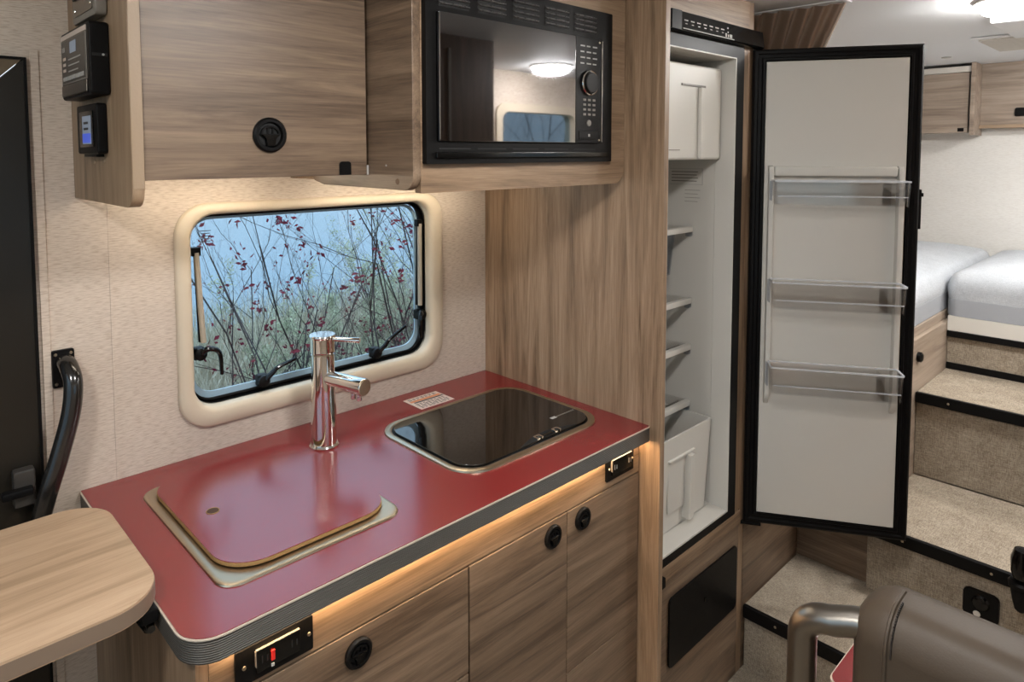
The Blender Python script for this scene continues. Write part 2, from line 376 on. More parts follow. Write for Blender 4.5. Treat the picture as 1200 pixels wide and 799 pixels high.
# ---- entry door
def entry_door():
    t = thing('door_1', (-1.5, 0, 0), 'black framed entry door beside the galley', kind='structure')
    mk('door_leaf', bx(-1.80, -1.24, .012, .045, .02, 1.67, bev=.004), 'darkdoor', t)
    bm = B(); z1 = 1.746; x1 = -1.166; x0 = -1.865; w = .072
    mk('jamb', loft(B(), [[(x1, y, 0), (x1, y, z1), (x1-w, y, z1-w), (x1-w, y, 0)] for y in (.045, -.010)], True, True), 'darkdoor', t, smooth=False)
    mk('jamb', loft(B(), [[(x0, y, 0), (x0, y, z1), (x0+w, y, z1-w), (x0+w, y, 0)] for y in (.045, -.010)], True, True), 'darkdoor', t, smooth=False)
    mk('head', loft(B(), [[(x0+.003, y, z1), (x1-.003, y, z1), (x1-w-.003, y, z1-w), (x0+w+.003, y, z1-w)] for y in (.045, -.009)], True, True), plain('warm_lit_door_head', srgb(96, 82, 62), .35), t, smooth=False)  # black head rail; the warm light on it is painted as brown
    mk('door_frame_bead', ring(B(), [(x0-.003, -.0), (x1+.003, -.0), (x1+.003, z1+.003), (x0-.003, z1+.003)], [(x0+.002, -.0), (x1-.002, -.0), (x1-.002, z1-.002), (x0+.002, z1-.002)], 'y', -.013, .03), 'black', t, smooth=False)
    bm = B(); box(bm, -1.215, -1.180, -.035, -.010, .915, .985, bev=.005); lt = mk('latch_plate', bm, plain('dark_grey_latch', srgb(58, 54, 50), .35), t)
    mk('latch_lever', bx(-1.235, -1.185, -.05, -.03, .94, .955, bev=.004), 'black', lt)
    mk('strike_box', bx(-1.185, -1.160, -.028, -.010, .875, .93, bev=.003), 'black', t)
    return t
entry_door()

# ------------------------------------------------------------------ kitchen: base cabinet, counter
YF = -.57
def knob(parent, x, y, z, r=.026):
    bm = B(); lathe(bm, [(r, 0), (r, .004), (r*.90, .007), (r*.74, .007), (r*.66, .001)], (x, y, z), (0, -1, 0), 28)
    k = mk('knob', bm, 'black', parent)
    bm = B(); lathe(bm, [(r*.70, 0), (r*.70, .0008)], (x, y-.0006, z), (0, -1, 0), 24); mk('knob_recess', bm, 'hole', k)
    arc = [(x+r*.60*math.cos(a), z+r*.02+r*.52*math.sin(a)) for a in [PI*q/10 for q in range(11)]]
    bm = B(); ring(bm, arc, [(x+(u-x)*.78, z+r*.06+(v-z-r*.02)*.72) for u, v in arc], 'y', y-.0065, y-.0015); mk('knob_rim', bm, 'black', k)
    bm = B(); prism(bm, [(x-r*.56, z+r*.02), (x-r*.26, z-r*.20), (x-r*.26, z-r*.62), (x+r*.26, z-r*.62), (x+r*.26, z-r*.20), (x+r*.56, z+r*.02)], 'y', y-.0085, y-.0018, bev=.001)
    mk('knob_pull', bm, 'black_gloss', k)
    for q in (-.18, .12): mk('knob_rib', bx(x+r*q, x+r*(q+.10), y-.0045, y-.0016, z+r*.04, z+r*.42), 'black', k)
    return k
def base_cabinet():
    t = thing('base_cabinet', (-.53, -.28, 0), 'long oak galley base cabinet with drawers and doors under the red countertop', 'cabinet')
    mk('end_panel', bx(-1.085, -1.067, YF, -.002, 0, .8675, bev=.001), 'wood_z', t)
    mk('end_panel', bx(-.022, -.004, YF+.02, -.002, 0, .8675), 'wood_z', t)
    mk('back_panel', bx(-1.066, -.023, -.03, -.012, .02, .80), 'wood_x', t)
    mk('bottom_panel', bx(-1.066, -.023, YF+.02, -.031, .09, .108), 'wood_x', t)
    mk('toe_kick', bx(-1.066, -.023, YF+.05, YF+.066, 0, .089), 'black', t)
    mk('top_rail', bx(-1.0665, -.004, YF, YF+.018, .777, .8675), 'wood_xl', t)
    mk('divider', bx(-.580, -.562, YF+.0195, -.031, .109, .776), 'wood_z', t)
    f0, f1 = YF-.001, YF+.017
    d = mk('drawer_front', bx(-1.066, -.5735, f0, f1, .562, .7735, bev=.0012), 'wood_x', t); knob(d, -.821, f0, .733)
    d = mk('drawer_front', bx(-1.066, -.5735, f0, f1, .10, .5585, bev=.0012), 'wood_x', t); knob(d, -.821, f0, .49)
    d = mk('door', bx(-.5695, -.2805, f0, f1, .10, .7735, bev=.0012), 'wood_x', t); knob(d, -.329, f0, .738)
    d = mk('door', bx(-.2785, -.006, f0, f1, .396, .7735, bev=.0012), 'wood_x', t); knob(d, -.227, f0, .740)
    d = mk('drawer_front', bx(-.2785, -.006, f0, f1, .10, .3935, bev=.0012), 'wood_x', t); knob(d, -.142, f0, .22)
    return t
base_cabinet()
def countertop():
    t = thing('countertop', (-.55, -.3, .8625), 'red laminate galley countertop with ribbed charcoal edging', 'countertop')
    o = lambda e: rrect(-1.103-e, -.0015, -.60-e, -.0015, (.05+e, .004, .002, .002), 8)
    bm = prism(B(), o(-.0002), 'z', .8685, .8964); ring(bm, o(0), o(-.009), 'z', .8625, .8965)
    mk('edge_band', bm, 'band', t)
    mk('edge_line', prism(B(), o(.0012), 'z', .8967, .8990, bev=.0006), 'edge_line', t)
    mk('top', prism(B(), o(-.0015), 'z', .8992, .9003), 'red', t)
countertop()
def strip(name, x0, x1, y, z, mat, label, w=.012):
    t = thing(name, ((x0+x1)/2, y, z), label, 'light strip')
    mk('channel', bx(x0, x1, y-w/2-.002, y+w/2+.002, z+.0005, z+.004), 'white_pl', t)
    mk('diffuser', bx(x0+.003, x1-.003, y-w/2, y+w/2, z-.004, z), mat, t)
strip('led_strip_light', -1.05, -.012, -.581, .8642, 'led2', 'thin warm LED strip glowing under the front lip of the red countertop', .008)

def sink():
    t = thing('sink', (-.85, -.30, .9), 'brushed steel sink rim set in the red countertop', 'sink')
    o = rrect(-1.022, -.679, -.514, -.096, (.035, .035, .05, .035), 7)
    i = rrect(-1.000, -.700, -.490, -.125, (.075, .075, .05, .05), 7)
    f = lambda pts, z: [(u, v, z) for u, v in pts]
    sh = lambda e: rrect(-1.022+e, -.679-e, -.514+e, -.096-e, (.035, .035, .05, .035), 7)
    mk('rim', loft(B(), [f(o, .9005), f(sh(.001), .9030), f(sh(.004), .9044), f(sh(.010), .9040), f(i, .9026), f(i, .9008)]), 'steel', t)
    mk('basin', prism(B(), rrect(-.999, -.701, -.489, -.126, (.07, .07, .05, .05), 7), 'z', .9006, .9016), 'steel', t)
    c = thing('sink_cover', (-.84, -.28, .906), 'red sink cover board with a finger hole resting on the sink', 'sink cover')
    lp = rrect(-1.003, -.687, -.490, -.094, (.070, .062, .05, .06), 8)
    lq = rrect(-1.0022, -.6878, -.4892, -.0948, (.070, .062, .05, .06), 8)
    mk('board', prism(B(), lp, 'z', .9048, .9108, bev=.0008), 'ply', c)
    mk('red_top', prism(B(), lq, 'z', .9110, .9122), 'red', c)
    bm = B(); lathe(bm, [(.0105, 0), (.0105, .0005)], (-.948, -.283, .9123), (0, 0, 1), 24)
    mk('finger_hole', bm, plain('brown_hole', srgb(70, 48, 34), .8), c)
    bm = B(); torus(bm, (-.948, -.283, .9124), (0, 0, 1), .0112, .0009, 24, 5); mk('hole_edge', bm, 'ply', c)
sink()
def faucet():
    x, y = -.640, -.145
    t = thing('faucet', (x, y, .9), 'polished chrome single lever faucet behind the sink', 'faucet')
    mk('base_ring', lathe(B(), [(.033, 0), (.034, .003), (.031, .007)], (x, y, .9005), seg=32), 'chrome', t)
    mk('body', lathe(B(), [(.0290, 0), (.0285, .08), (.0262, .13), (.0262, .206)], (x, y, .9076), seg=32), 'chrome', t)
    mk('collar', lathe(B(), [(.0245, 0), (.0245, .0045)], (x, y, 1.1138), seg=32), 'steel', t)
    mk('cap', lathe(B(), [(.0272, 0), (.0278, .004), (.0278, .033), (.030, .036), (.030, .039), (.0285, .041)], (x, y, 1.1186), seg=32), 'chrome', t)
    bm = B(); d = Vector((.10, -.12, -.004)).normalized(); s = Vector((x, y, 1.150))
    p = [s+d*.020, s+d*.05, s+d*.088]; tube(bm, p, [.0055, .0055, .0065], 12); mk('lever', bm, 'chrome', t)
    bm = B(); d = Vector((.24, -.95, -.02)).normalized(); s = Vector((x, y, 1.062)); e = s+d*.128
    tube(bm, [s+d*.018, s+d*.06, e-d*.002, e], [.0165, .0175, .0195, .0185], 20); sp = mk('spout', bm, 'chrome', t)
    bm = B(); lathe(bm, [(.0185, 0), (.0175, .002)], e, d, 24); mk('spout_cap', bm, 'steel', sp)
    for k, q in enumerate((.112, .094)):
        bm = B(); c = s+d*q; lathe(bm, [(.006, 0), (.0062, .014), (.0048, .016)], c+Vector((0, 0, -.017)), (0, 0, -1), 12); mk('nozzle', bm, 'chrome', sp)
faucet()
def cooktop():
    t = thing('cooktop', (-.28, -.325, .9), 'black glass lidded cooktop in a steel rim on the red countertop', 'cooktop')
    f = lambda pts, z: [(u, v, z) for u, v in pts]
    sh = lambda e: rrect(-.512+e, -.044-e, -.502+e, -.148-e, (.075-e*.8,)*4, 9)
    mk('rim', loft(B(), [f(sh(0), .9005), f(sh(.001), .9040), f(sh(.006), .9062), f(sh(.014), .9055), f(sh(.017), .9030), f(sh(.017), .9006)]), 'steel', t)
    mk('gasket', prism(B(), sh(.0172), 'z', .9006, .9032), 'black', t)
    # glass lid with a bow-shaped grip cut into its front edge
    pts = sh(.0215); pts2 = []
    mk('glass_lid', prism(B(), pts, 'z', .9034, .9078, bev=.0012), 'cookglass', t)
    bm = B(); cut = [(-.335+.20*k/12, -.4804+.026*math.sin(PI*k/12)) for k in range(13)]
    prism(bm, cut, 'z', .9079, .9085); mk('grip_cutout', bm, 'hole', t)
    for xx in (-.268, -.205):
        bm = B(); ring(bm, rrect(xx-.011, xx+.011, -.481, -.463, .005, 4), rrect(xx-.006, xx+.006, -.481, -.468, .003, 4), 'z', .9087, .9125)
        mk('clip', bm, 'chrome', t)
    mk('clip_bar', bx(-.256, -.217, -.476, -.468, .9087, .9105, bev=.0008), 'black_gloss', t)
    # printed maker's mark: block emblem and a fine line of lettering
    bm = B(); box(bm, -.158, -.140, -.419, -.409, .9079, .9082); mk('logo_block', bm, 'print', t)
    bm = B()
    for k in range(9): box(bm, -.137+.0075*k, -.1315+.0075*k, -.4165, -.4115, .9079, .9082)
    mk('logo_letters', bm, 'grey_pl', t)
cooktop()
def sticker():
    t = thing('warning_label', (-.29, -.07, .9), 'small warning sticker lying on the countertop behind the cooktop', 'label')
    x0, x1, y0, y1, z = -.345, -.232, -.128, -.045, .9006
    mk('paper', bx(x0, x1, y0, y1, z, z+.0006), 'paper', t)
    z += .0007
    mk('orange_band', bx(x0+.006, x1-.006, y1-.030, y1-.020, z, z+.0003), 'orange', t)
    mk('dark_band', bx(x0+.012, x1-.004, y1-.039, y1-.032, z, z+.0003), 'dark_print', t)
    bm = B()
    for k in range(2):
        for j in range(7): box(bm, x0+.010+.0135*j, x0+.020+.0135*j-.002*((j*k) % 3), y1-.009-.007*k, y1-.006-.007*k, z, z+.0003)
    for k in range(5):
        for j in range(8): box(bm, x0+.008+.0125*j, x0+.0175+.0125*j-.002*((j+k) % 3), y1-.048-.007*k, y1-.045-.007*k, z, z+.0003)
    mk('fine_print', bm, 'dark_print', t, kind='stuff')
sticker()
def outlet(name, x0, x1, z0, z1, label, red):
    y = YF-.0005
    t = thing(name, ((x0+x1)/2, y, z0), label, 'outlet')
    mk('plate', prism(B(), rrect(x0, x1, z0, z1, .003, 3), 'y', y-.005, y, bev=.001), 'black', t)
    w = x1-x0; a, b = x0+w*.24, x1-w*.20
    if not red: a, b = x0+w*.16, x1-w*.12
    mk('socket_block', bx(a, b, y-.009, y-.0055, z0+.012, z1-.010, bev=.001), 'black_gloss', t)
    mk('bezel_edge', bx(a, b, y-.0098, y-.0055, z1-.0096, z1-.0085), 'grey_pl', t)
    mk('bezel_edge', bx(a-.0012, a-.0002, y-.0098, y-.0055, z0+.022, z1-.010), 'grey_pl', t)
    zc = (z0+z1)/2
    if red:
        mk('red_switch', bx(a+.022, a+.028, y-.0125, y-.0095, zc-.006, zc+.010, bev=.001), 'red_sw', t)
        mk('test_button', bx(a+.022, a+.027, y-.0115, y-.0095, zc-.016, zc-.011, bev=.0008), 'print', t)
    for k, q in enumerate((a+.008, b-.014)):
        bm = B(); box(bm, q, q+.002, y-.0094, y-.0092, zc-.004, zc+.008); box(bm, q+.008, q+.010, y-.0094, y-.0092, zc-.004, zc+.006); mk('socket_slots', bm, 'hole' if red else 'print', t)
    for q in ((x0+w*.10, x1-w*.06)):
        bm = B(); lathe(bm, [(.0032, 0), (.0028, .0015)], (q, y-.0052, zc), (0, -1, 0), 12); mk('screw', bm, 'steel', t)
outlet('power_outlet', -1.030, -.905, .786, .842, 'black double outlet plate with a red switch under the counter edge', True)
outlet('power_socket', -.143, -.034, .795, .853, 'small black socket plate at the fridge end of the counter rail', False)

# ------------------------------------------------------------------ upper cabinet + control panels
def upper_cabinet():
    t = thing('upper_cabinet', (-.87, -.19, 1.485), 'oak overhead cabinet with one lift-up door above the window', 'cabinet')
    mk('end_panel', prism(B(), rrect(-.376, -.001, 1.486, ZC-.001, (.030, .001, .001, .001), 6), 'x', -1.091, -1.0725, bev=.0015), wood('oak_end_panel', 2, srgb(102, 81, 61), srgb(137, 113, 89), srgb(160, 136, 110)), t)
    mk('edge_strip', prism(B(), [(-.3775, 1.516), (-.3765, 1.516), (-.3765, ZC-.002), (-.3775, ZC-.002)], 'x', -1.090, -1.0735), 'edge_wood', t)
    mk('bottom_panel', bx(-1.072, -.6565, -.352, -.001, 1.534, 1.548), 'wood_xl', t)
    mk('top_panel', bx(-1.072, -.6565, -.352, -.001, ZC-.018, ZC-.001), 'wood_x', t)
    mk('back_panel', bx(-1.072, -.6565, -.012, -.002, 1.549, ZC-.02), 'wood_x', t)
    d = mk('door', bx(-1.0715, -.6620, -.372, -.354, 1.529, ZC-.012, bev=.0012), 'wood_x', t)
    knob(d, -.864, -.372, 1.604, .031)
    mk('catch', prism(B(), rrect(-.725, -.700, 1.530, 1.556, (.001, .001, .006, .006), 4), 'y', -.376, -.3725, bev=.0008), 'black', d)
    bm = B(); box(bm, -.6612, -.6572, -.371, -.36, 1.529, 1.548); mk('edge_stop', bm, 'print', t)
    for (y, z) in ((-.16, 1.556), (-.225, 1.558)):
        bm = B(); lathe(bm, [(.0035, 0), (.003, .0008)], (-1.0912, y, z), (-1, 0, 0), 10); mk('screw_cap', bm, 'edge_wood', t)
upper_cabinet()
strip('led_strip_light', -1.02, -.70, -.12, 1.529, 'led', 'warm LED strip glowing under the overhead cabinet above the window')
strip('led_strip_light', -.60, -.10, -.12, 1.508, 'led', 'warm LED strip glowing under the microwave cabinet')
XE = -1.0915
def monitor():
    t = thing('monitor_panel', (XE, -.17, 1.665), 'tall grey systems monitor panel with small screen on the cabinet end', 'control panel')
    xb = XE-.030
    mk('housing', prism(B(), rrect(-.281, -.085, 1.667, 1.785, .006, 4), 'x', xb, XE, bev=.004), 'black', t)
    # sloped lower and pale top of the bezel
    mk('face_plate', bx(xb-.0015, xb-.0002, -.268, -.095, 1.693, 1.770, bev=.0005), 'grey_pl', t)
    mk('top_cap', bx(xb-.0018, xb-.0002, -.268, -.095, 1.771, 1.779), 'paper', t)
    mk('lower_lip', bx(xb-.003, xb-.0002, -.268, -.095, 1.672, 1.692, bev=.002), 'alu', t)
    x = xb-.0017
    mk('label_field', bx(x-.0004, x, -.262, -.100, 1.696, 1.768), plain('dark_grey_overlay', srgb(72, 66, 60), .4), t)
    mk('screen', bx(x-.0012, x-.0005, -.205, -.165, 1.744, 1.763), 'lcd2', t)
    bm = B()
    for k in range(3): box(bm, x-.001, x-.0005, -.130, -.112, 1.735-.010*k, 1.740-.010*k)
    mk('indicator', bm, 'paper', t)
    bm = B()
    for k in range(3): box(bm, x-.001, x-.0005, -.235+.01*k, -.150, 1.733-.010*k, 1.735-.010*k)
    box(bm, x-.001, x-.0005, -.125, -.108, 1.750, 1.758)
    mk('fine_print', bm, 'print', t, kind='stuff')
    for k in range(5): mk('button', bx(x-.0016, x-.0005, -.118-.029*k-.018, -.118-.029*k+.006, 1.699, 1.706, bev=.0004), 'print', t)
    mk('side_seam', bx(XE-.026, XE-.004, -.2822, -.2810, 1.729, 1.734), 'hole', t)
    bm = B(); lathe(bm, [(.002, 0), (.0018, .001)], (XE-.010, -.2822, 1.7315), (0, -1, 0), 8); mk('side_port', bm, 'print', t)
monitor()
def switch_panel():
    t = thing('switch_panel', (XE, -.2, 1.797), 'grey switch panel above the monitor on the cabinet end', 'control panel')
    mk('housing', prism(B(), rrect(-.276, -.125, 1.797, 1.900, .008, 4), 'x', XE-.018, XE, bev=.003), 'grey_pl', t)
    mk('face_plate', prism(B(), rrect(-.262, -.138, 1.808, 1.892, .004, 4), 'x', XE-.0195, XE-.0182), 'alu', t)
    for (y, z) in ((-.252, 1.818), (-.150, 1.818)):
        bm = B(); lathe(bm, [(.0035, 0), (.003, .0012)], (XE-.0196, y, z), (-1, 0, 0), 12); mk('screw', bm, 'chrome', t)
    for k in range(2): mk('rocker_switch', bx(XE-.0235, XE-.0197, -.235+.05*k, -.200+.05*k, 1.835, 1.870, bev=.0015), 'black', t)
switch_panel()
def thermostat():
    t = thing('thermostat', (XE, -.18, 1.571), 'small black thermostat with a lit blue screen', 'control panel')
    mk('housing', prism(B(), rrect(-.252, -.118, 1.571, 1.656, .005, 4), 'x', XE-.016, XE, bev=.003), 'black', t)
    mk('screen_frame', prism(B(), rrect(-.232, -.140, 1.583, 1.644, .003, 3), 'x', XE-.0175, XE-.0162), 'black_gloss', t)
    mk('screen', bx(XE-.0182, XE-.0176, -.220, -.165, 1.588, 1.636), 'lcd2', t)
    mk('screen_bar', bx(XE-.0187, XE-.0183, -.219, -.166, 1.590, 1.606), 'lcd', t)
    bm = B()
    for k in range(2): box(bm, XE-.0187, XE-.0183, -.205, -.175, 1.612+.010*k, 1.616+.010*k)
    mk('screen_print', bm, 'dark_print', t)
    mk('lower_tab', bx(XE-.012, XE-.0, -.225, -.145, 1.566, 1.5705), 'black', t)
thermostat()

# ------------------------------------------------------------------ microwave cabinet + microwave
YM = -.515
def microwave_cabinet():
    t = thing('microwave_cabinet', (-.33, -.26, 1.495), 'oak overhead cabinet framing the built-in microwave', 'cabinet')
    pts = [(-.001, 1.535), (-.125, 1.535), (-.15, 1.512), (-.19, 1.504)]
    r = .028
    for k in range(7):
        a = -.5*PI-.5*PI*k/6; pts.append((YM+r+r*math.cos(a), 1.502+r+r*math.sin(a)))
    pts += [(YM, ZC-.001), (-.001, ZC-.001)]
    s = mk('side_panel', prism(B(), pts, 'x', -.6555, -.638, bev=.0012), 'wood_y', t)
    bm = B(); lathe(bm, [(.006, 0), (.005, .001)], (-.6558, -.466, 1.518), (-1, 0, 0), 14); mk('screw_cap', bm, plain('brown_cap', srgb(100, 72, 48), .5), s)
    bm = B(); lathe(bm, [(.002, 0), (.002, .0008)], (-.6558, -.43, 1.548), (-1, 0, 0), 10); mk('screw_head', bm, 'print', s)
    o = rrect(-.6375, -.004, 1.4965, ZC-.001, (.004, .038, .001, .001), 6); i = rrect(-.628, -.080, 1.557, 1.896, .004, 6)
    mk('face_frame', ring(B(), o, i, 'y', YM, YM+.018), 'wood_xl', t)
    mk('bottom_panel', bx(-.6375, -.004, YM+.0185, -.001, 1.513, 1.530), 'wood_xl', t)
    mk('top_panel', bx(-.6375, -.004, YM+.0185, -.001, ZC-.02, ZC-.001), 'wood_x', t)
microwave_cabinet()
def microwave():
    t = thing('microwave', (-.35, -.3, 1.54), 'black built-in microwave oven with mirrored door and round dial', 'microwave')
    x0, x1, z0, z1 = -.634, -.073, 1.551, 1.900
    dx0, dx1, dz0, dz1 = -.610, -.123, 1.593, 1.834
    mk('oven_body', bx(-.622, -.086, YM-.0, -.06, 1.560, 1.892), 'black', t)
    y0 = YM-.013
    mk('trim_frame', ring(B(), rrect(x0, x1, z0, z1, .003, 3), rrect(dx0, dx1, dz0, dz1, .003, 3), 'y', y0, YM-.0005), 'black', t)
    # vent louvres: five groups of four slots above, five slim slots below
    gx = [dx0+.006+.0975*k for k in range(5)]
    for k, g in enumerate(gx):
        mk('vent_recess', bx(g, g+.076, y0-.0006, y0-.0001, 1.8435, 1.887), 'hole', t)
        for j in range(4):
            zz = 1.8465+.0105*j
            mk('louvre', prism(B(), [(y0-.0007, zz), (y0-.0050, zz+.0015), (y0-.0050, zz+.0030), (y0-.0007, zz+.0060)], 'x', g+.001, g+.075), M['louvre'], t, smooth=False)
        mk('lower_vent', bx(g, g+.078, y0-.0008, y0-.0001, 1.5785, 1.5815), 'hole', t)
    mk('lower_lip', bx(x0+.02, x1-.02, y0-.006, y0-.0003, 1.562, 1.574, bev=.002), 'black_gloss', t)
    yd = YM-.020
    d = mk('door', bx(dx0+.001, -.2155, yd, YM-.001, dz0+.001, dz1-.001, bev=.0015), 'mirror', t)
    mk('door_edge', bx(dx0+.0012, dx0+.0035, yd-.001, yd-.0002, dz0+.004, dz1-.004), 'alu', d)
    p = mk('control_panel', bx(-.2150, dx1-.001, yd, YM-.001, dz0+.001, dz1-.001, bev=.0015), 'black', t)
    c = (-.1690, yd-.0002, 1.731)
    bm = B(); torus(bm, (c[0], yd-.004, c[2]), (0, 1, 0), .0262, .0026, 32, 8); mk('dial_ring', bm, 'chrome', p)
    bm = B(); lathe(bm, [(.0235, 0), (.0235, .010), (.021, .012)], c, (0, -1, 0), 28); mk('dial', bm, 'black', p)
    for r_ in range(4):
        for q in range(3): mk('button', bx(-.190+.017*q, -.180+.017*q, yd-.0012, yd-.0002, 1.690-.011*r_, 1.695-.011*r_, bev=.0005), 'grey_pl', p)
    for r_ in range(4):
        for q in range(3): mk('printed_legend', bx(-.200+.022*q, -.184+.022*q-.003*((r_+q) % 2), yd-.0006, yd-.0002, 1.812-.013*r_, 1.8150-.013*r_), 'print', p)
    bm = B(); lathe(bm, [(.0075, 0), (.007, .002)], (-.169, yd-.0002, 1.640), (0, -1, 0), 16); mk('start_button', bm, 'grey_pl', p)
    mk('door_button', bx(-.205, -.133, yd-.0012, yd-.0002, 1.602, 1.622, bev=.001), 'black', p)
    mk('button_mark', bx(-.172, -.166, yd-.0018, yd-.0013, 1.609, 1.615), 'print', p)
    for (x, z) in ((-.131, 1.826), (-.131, 1.601)):
        bm = B(); lathe(bm, [(.003, 0), (.0022, .0015)], (x, yd-.0002, z), (0, -1, 0), 10); mk('screw', bm, 'steel', p)
    mk('edge_bead', bx(-.1215, -.1195, yd-.0005, YM-.0135, dz0+.004, dz1-.004), 'alu', t)
microwave()

# ------------------------------------------------------------------ fridge cabinet + fridge
def fridge_cabinet():
    t = thing('fridge_cabinet', (.25, -.3, 0), 'tall oak cabinet housing the refrigerator', 'cabinet')
    mk('side_panel', bx(0, .020, -.628, -.001, 0, ZC-.001, bev=.002), 'wood_z', t)
    mk('side_panel', bx(.474, .502, -.60, -.001, 0, ZC-.001, bev=.001), 'wood_z', t)
    mk('face_strip', bx(.437, .4735, -.600, -.582, .515, 1.914), 'wood_z', t)
    mk('top_fascia', bx(.0205, .4735, -.600, -.582, 1.916, ZC-.001), 'wood_xl', t)
    mk('lower_panel', bx(.0205, .4735, -.600, -.582, 0, .47, bev=.001), 'wood_x', t)
    mk('lower_rail', bx(.0205, .4735, -.606, -.588, .472, .512, bev=.002), 'wood_xl', t)
    v = mk('vent_panel', prism(B(), rrect(.092, .456, .222, .412, .012, 5), 'y', -.606, -.6005, bev=.0015), 'black', t)
    mk('vent_clip', bx(.268, .276, -.608, -.6065, .325, .338, bev=.0005), 'black_gloss', v)
    mk('stop_block', bx(.024, .046, -.622, -.607, .475, .502, bev=.003), 'black', t)
fridge_cabinet()
HX, HY = .487, -.607
dd = Vector((.53390678, -.84554335, 0)); nn = Vector((-.84554335, -.53390678, 0))
DM = Matrix(((dd.x, nn.x, 0, HX), (dd.y, nn.y, 0, HY), (0, 0, 1, 0), (0, 0, 0, 1)))   # (u, w, z) -> world
def fridge():
    t = thing('refrigerator', (.25, -.35, .50), 'tall narrow refrigerator with its black framed door swung open', 'refrigerator')
    cx0, cx1, cz0, cz1, yb = .050, .386, .545, 1.830, -.20
    yf = -.606
    mk('front_frame', ring(B(), [(.0215, .515), (.4365, .515), (.4365, 1.866), (.0215, 1.866)], [(cx0-.004, cz0-.006), (cx1+.004, cz0-.006), (cx1+.004, cz1+.004), (cx0-.004, cz1+.004)], 'y', yf, -.55), 'black', t, smooth=False)
    bm = B(); box(bm, .024, cx0, -.55, -.10, .52, 1.86); box(bm, cx1, .434, -.55, -.10, .52, 1.86); box(bm, cx0, cx1, yb, -.10, .52, 1.86)
    box(bm, cx0, cx1, -.55, yb, .52, cz0); box(bm, cx0, cx1, -.55, yb, cz1, 1.86)
    mk('case', bm, 'liner', t, smooth=False)
    # white liner lip inside the frame and a step at the front
    mk('liner_lip', ring(B(), [(cx0-.003, cz0-.005), (cx1+.003, cz0-.005), (cx1+.003, cz1+.003), (cx0-.003, cz1+.003)], [(cx0+.001, cz0), (cx1-.001, cz0), (cx1-.001, cz1), (cx0+.001, cz1)], 'y', yf-.002, -.551), 'liner', t, smooth=False)
    c = mk('control_panel', prism(B(), [(-.606, 1.867), (-.622, 1.867), (-.628, 1.872), (-.622, 1.915), (-.606, 1.915)], 'x', .0225, .512, bev=.001), 'black_gloss', t)
    y = -.6285
    mk('panel_line', bx(.075, .33, y-.0006, y+.002, 1.872, 1.8745), 'print', c)
    bm = B()
    for k in range(7): box(bm, .085+.03*k, .103+.03*k, -.6252, -.6236, 1.893, 1.896); box(bm, .088+.03*k, .098+.03*k, -.6262, -.6246, 1.884, 1.887)
    mk('fine_print', bm, 'grey_pl', c, kind='stuff')
    bm = B(); box(bm, .285, .291, -.628, -.6255, 1.876, 1.886); box(bm, .297, .302, -.628, -.6255, 1.876, 1.884); box(bm, .307, .320, -.628, -.6255, 1.876, 1.885); box(bm, .299, .304, -.6262, -.6235, 1.888, 1.892); box(bm, .299, .304, -.6255, -.6225, 1.899, 1.903)
    mk('indicator', bm, 'print', c)
    mk('end_cap', bx(.0227, .066, -.6305, -.6225, 1.868, 1.914, bev=.001), 'black', c)
    # freezer compartment with pull recess
    fz = mk('freezer_compartment', bx(cx0+.003, cx1-.008, -.571, yb-.001, 1.553, 1.805, bev=.008, seg=3), 'white_pl', t)
    yy = -.5712
    mk('freezer_pull', bx(.250, .268, yy-.011, yy, 1.556, 1.745, bev=.002), 'white_pl', fz)
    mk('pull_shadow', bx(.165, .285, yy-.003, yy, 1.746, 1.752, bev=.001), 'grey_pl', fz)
    mk('freezer_bead', bx(.06, .16, yy-.002, yy, 1.578, 1.580), 'grey_pl', fz)
    for z in (1.357, 1.145, 1.006, .837):
        s = mk('shelf', bx(cx0+.004, cx1-.006, -.470, yb-.002, z-.006, z-.001), 'clear', t)
        mk('shelf_front', bx(cx0+.003, cx1-.002, -.486, -.468, z-.017, z, bev=.003), 'white_pl', s)
        mk('shelf_bracket', bx(cx1-.018, cx1-.0005, -.484, -.468, z-.030, z-.0175, bev=.003), 'clear_edge', s)
        bm = B()
        for k in range(4): tube(bm, [(cx0+.01, -.45+.06*k, z-.010), (cx1-.01, -.45+.06*k, z-.010)], .0025, 6)
        mk('shelf_wires', bm, 'grey_pl', s)
    # hanging clear bin below the top shelf
    def bin_shell(bm, x0, x1, y0, y1, z0, z1, th, tap=0.):
        o0 = rrect(x0+tap, x1-tap, y0+tap, y1-tap, .012, 4); o1 = rrect(x0, x1, y0, y1, .014, 4)
        i1 = rrect(x0+th, x1-th, y0+th, y1-th, .012, 4); i0 = rrect(x0+th+tap, x1-th-tap, y0+th+tap, y1-th-tap, .010, 4)
        f = lambda p, z: [(u, v, z) for u, v in p]
        loft(bm, [f(i0, z0+th), f(i1, z1), f(o1, z1), f(o0, z0)], True, True); return bm
    mk('hanging_bin', bin_shell(B(), cx0+.01, cx1-.04, -.455, -.22, 1.215, 1.335, .003, .010), 'clear_edge', t)
    # crisper drawer
    cr = mk('crisper_drawer', bin_shell(B(), cx0+.004, cx1-.012, -.564, -.24, cz0+.003, .808, .006, .012), 'white_pl', t)
    mk('crisper_pull', prism(B(), [(.232, .562), (.254, .566), (.258, .742), (.236, .742)], 'y', -.578, -.5525, bev=.002), 'white_pl', cr)
    mk('pull_recess', bx(.150, .231, -.5605, -.556, .60, .735, bev=.002), 'white_pl', cr)
    mk('pull_top', bx(.145, .275, -.5675, -.5595, .743, .750, bev=.002), 'white_pl', cr)
    # small divider rail inside and printed notice on the right wall
    mk('crisper_divider', bx(cx0+.03, cx1-.06, -.42, -.414, .66, .79, bev=.002), 'white_pl', cr)
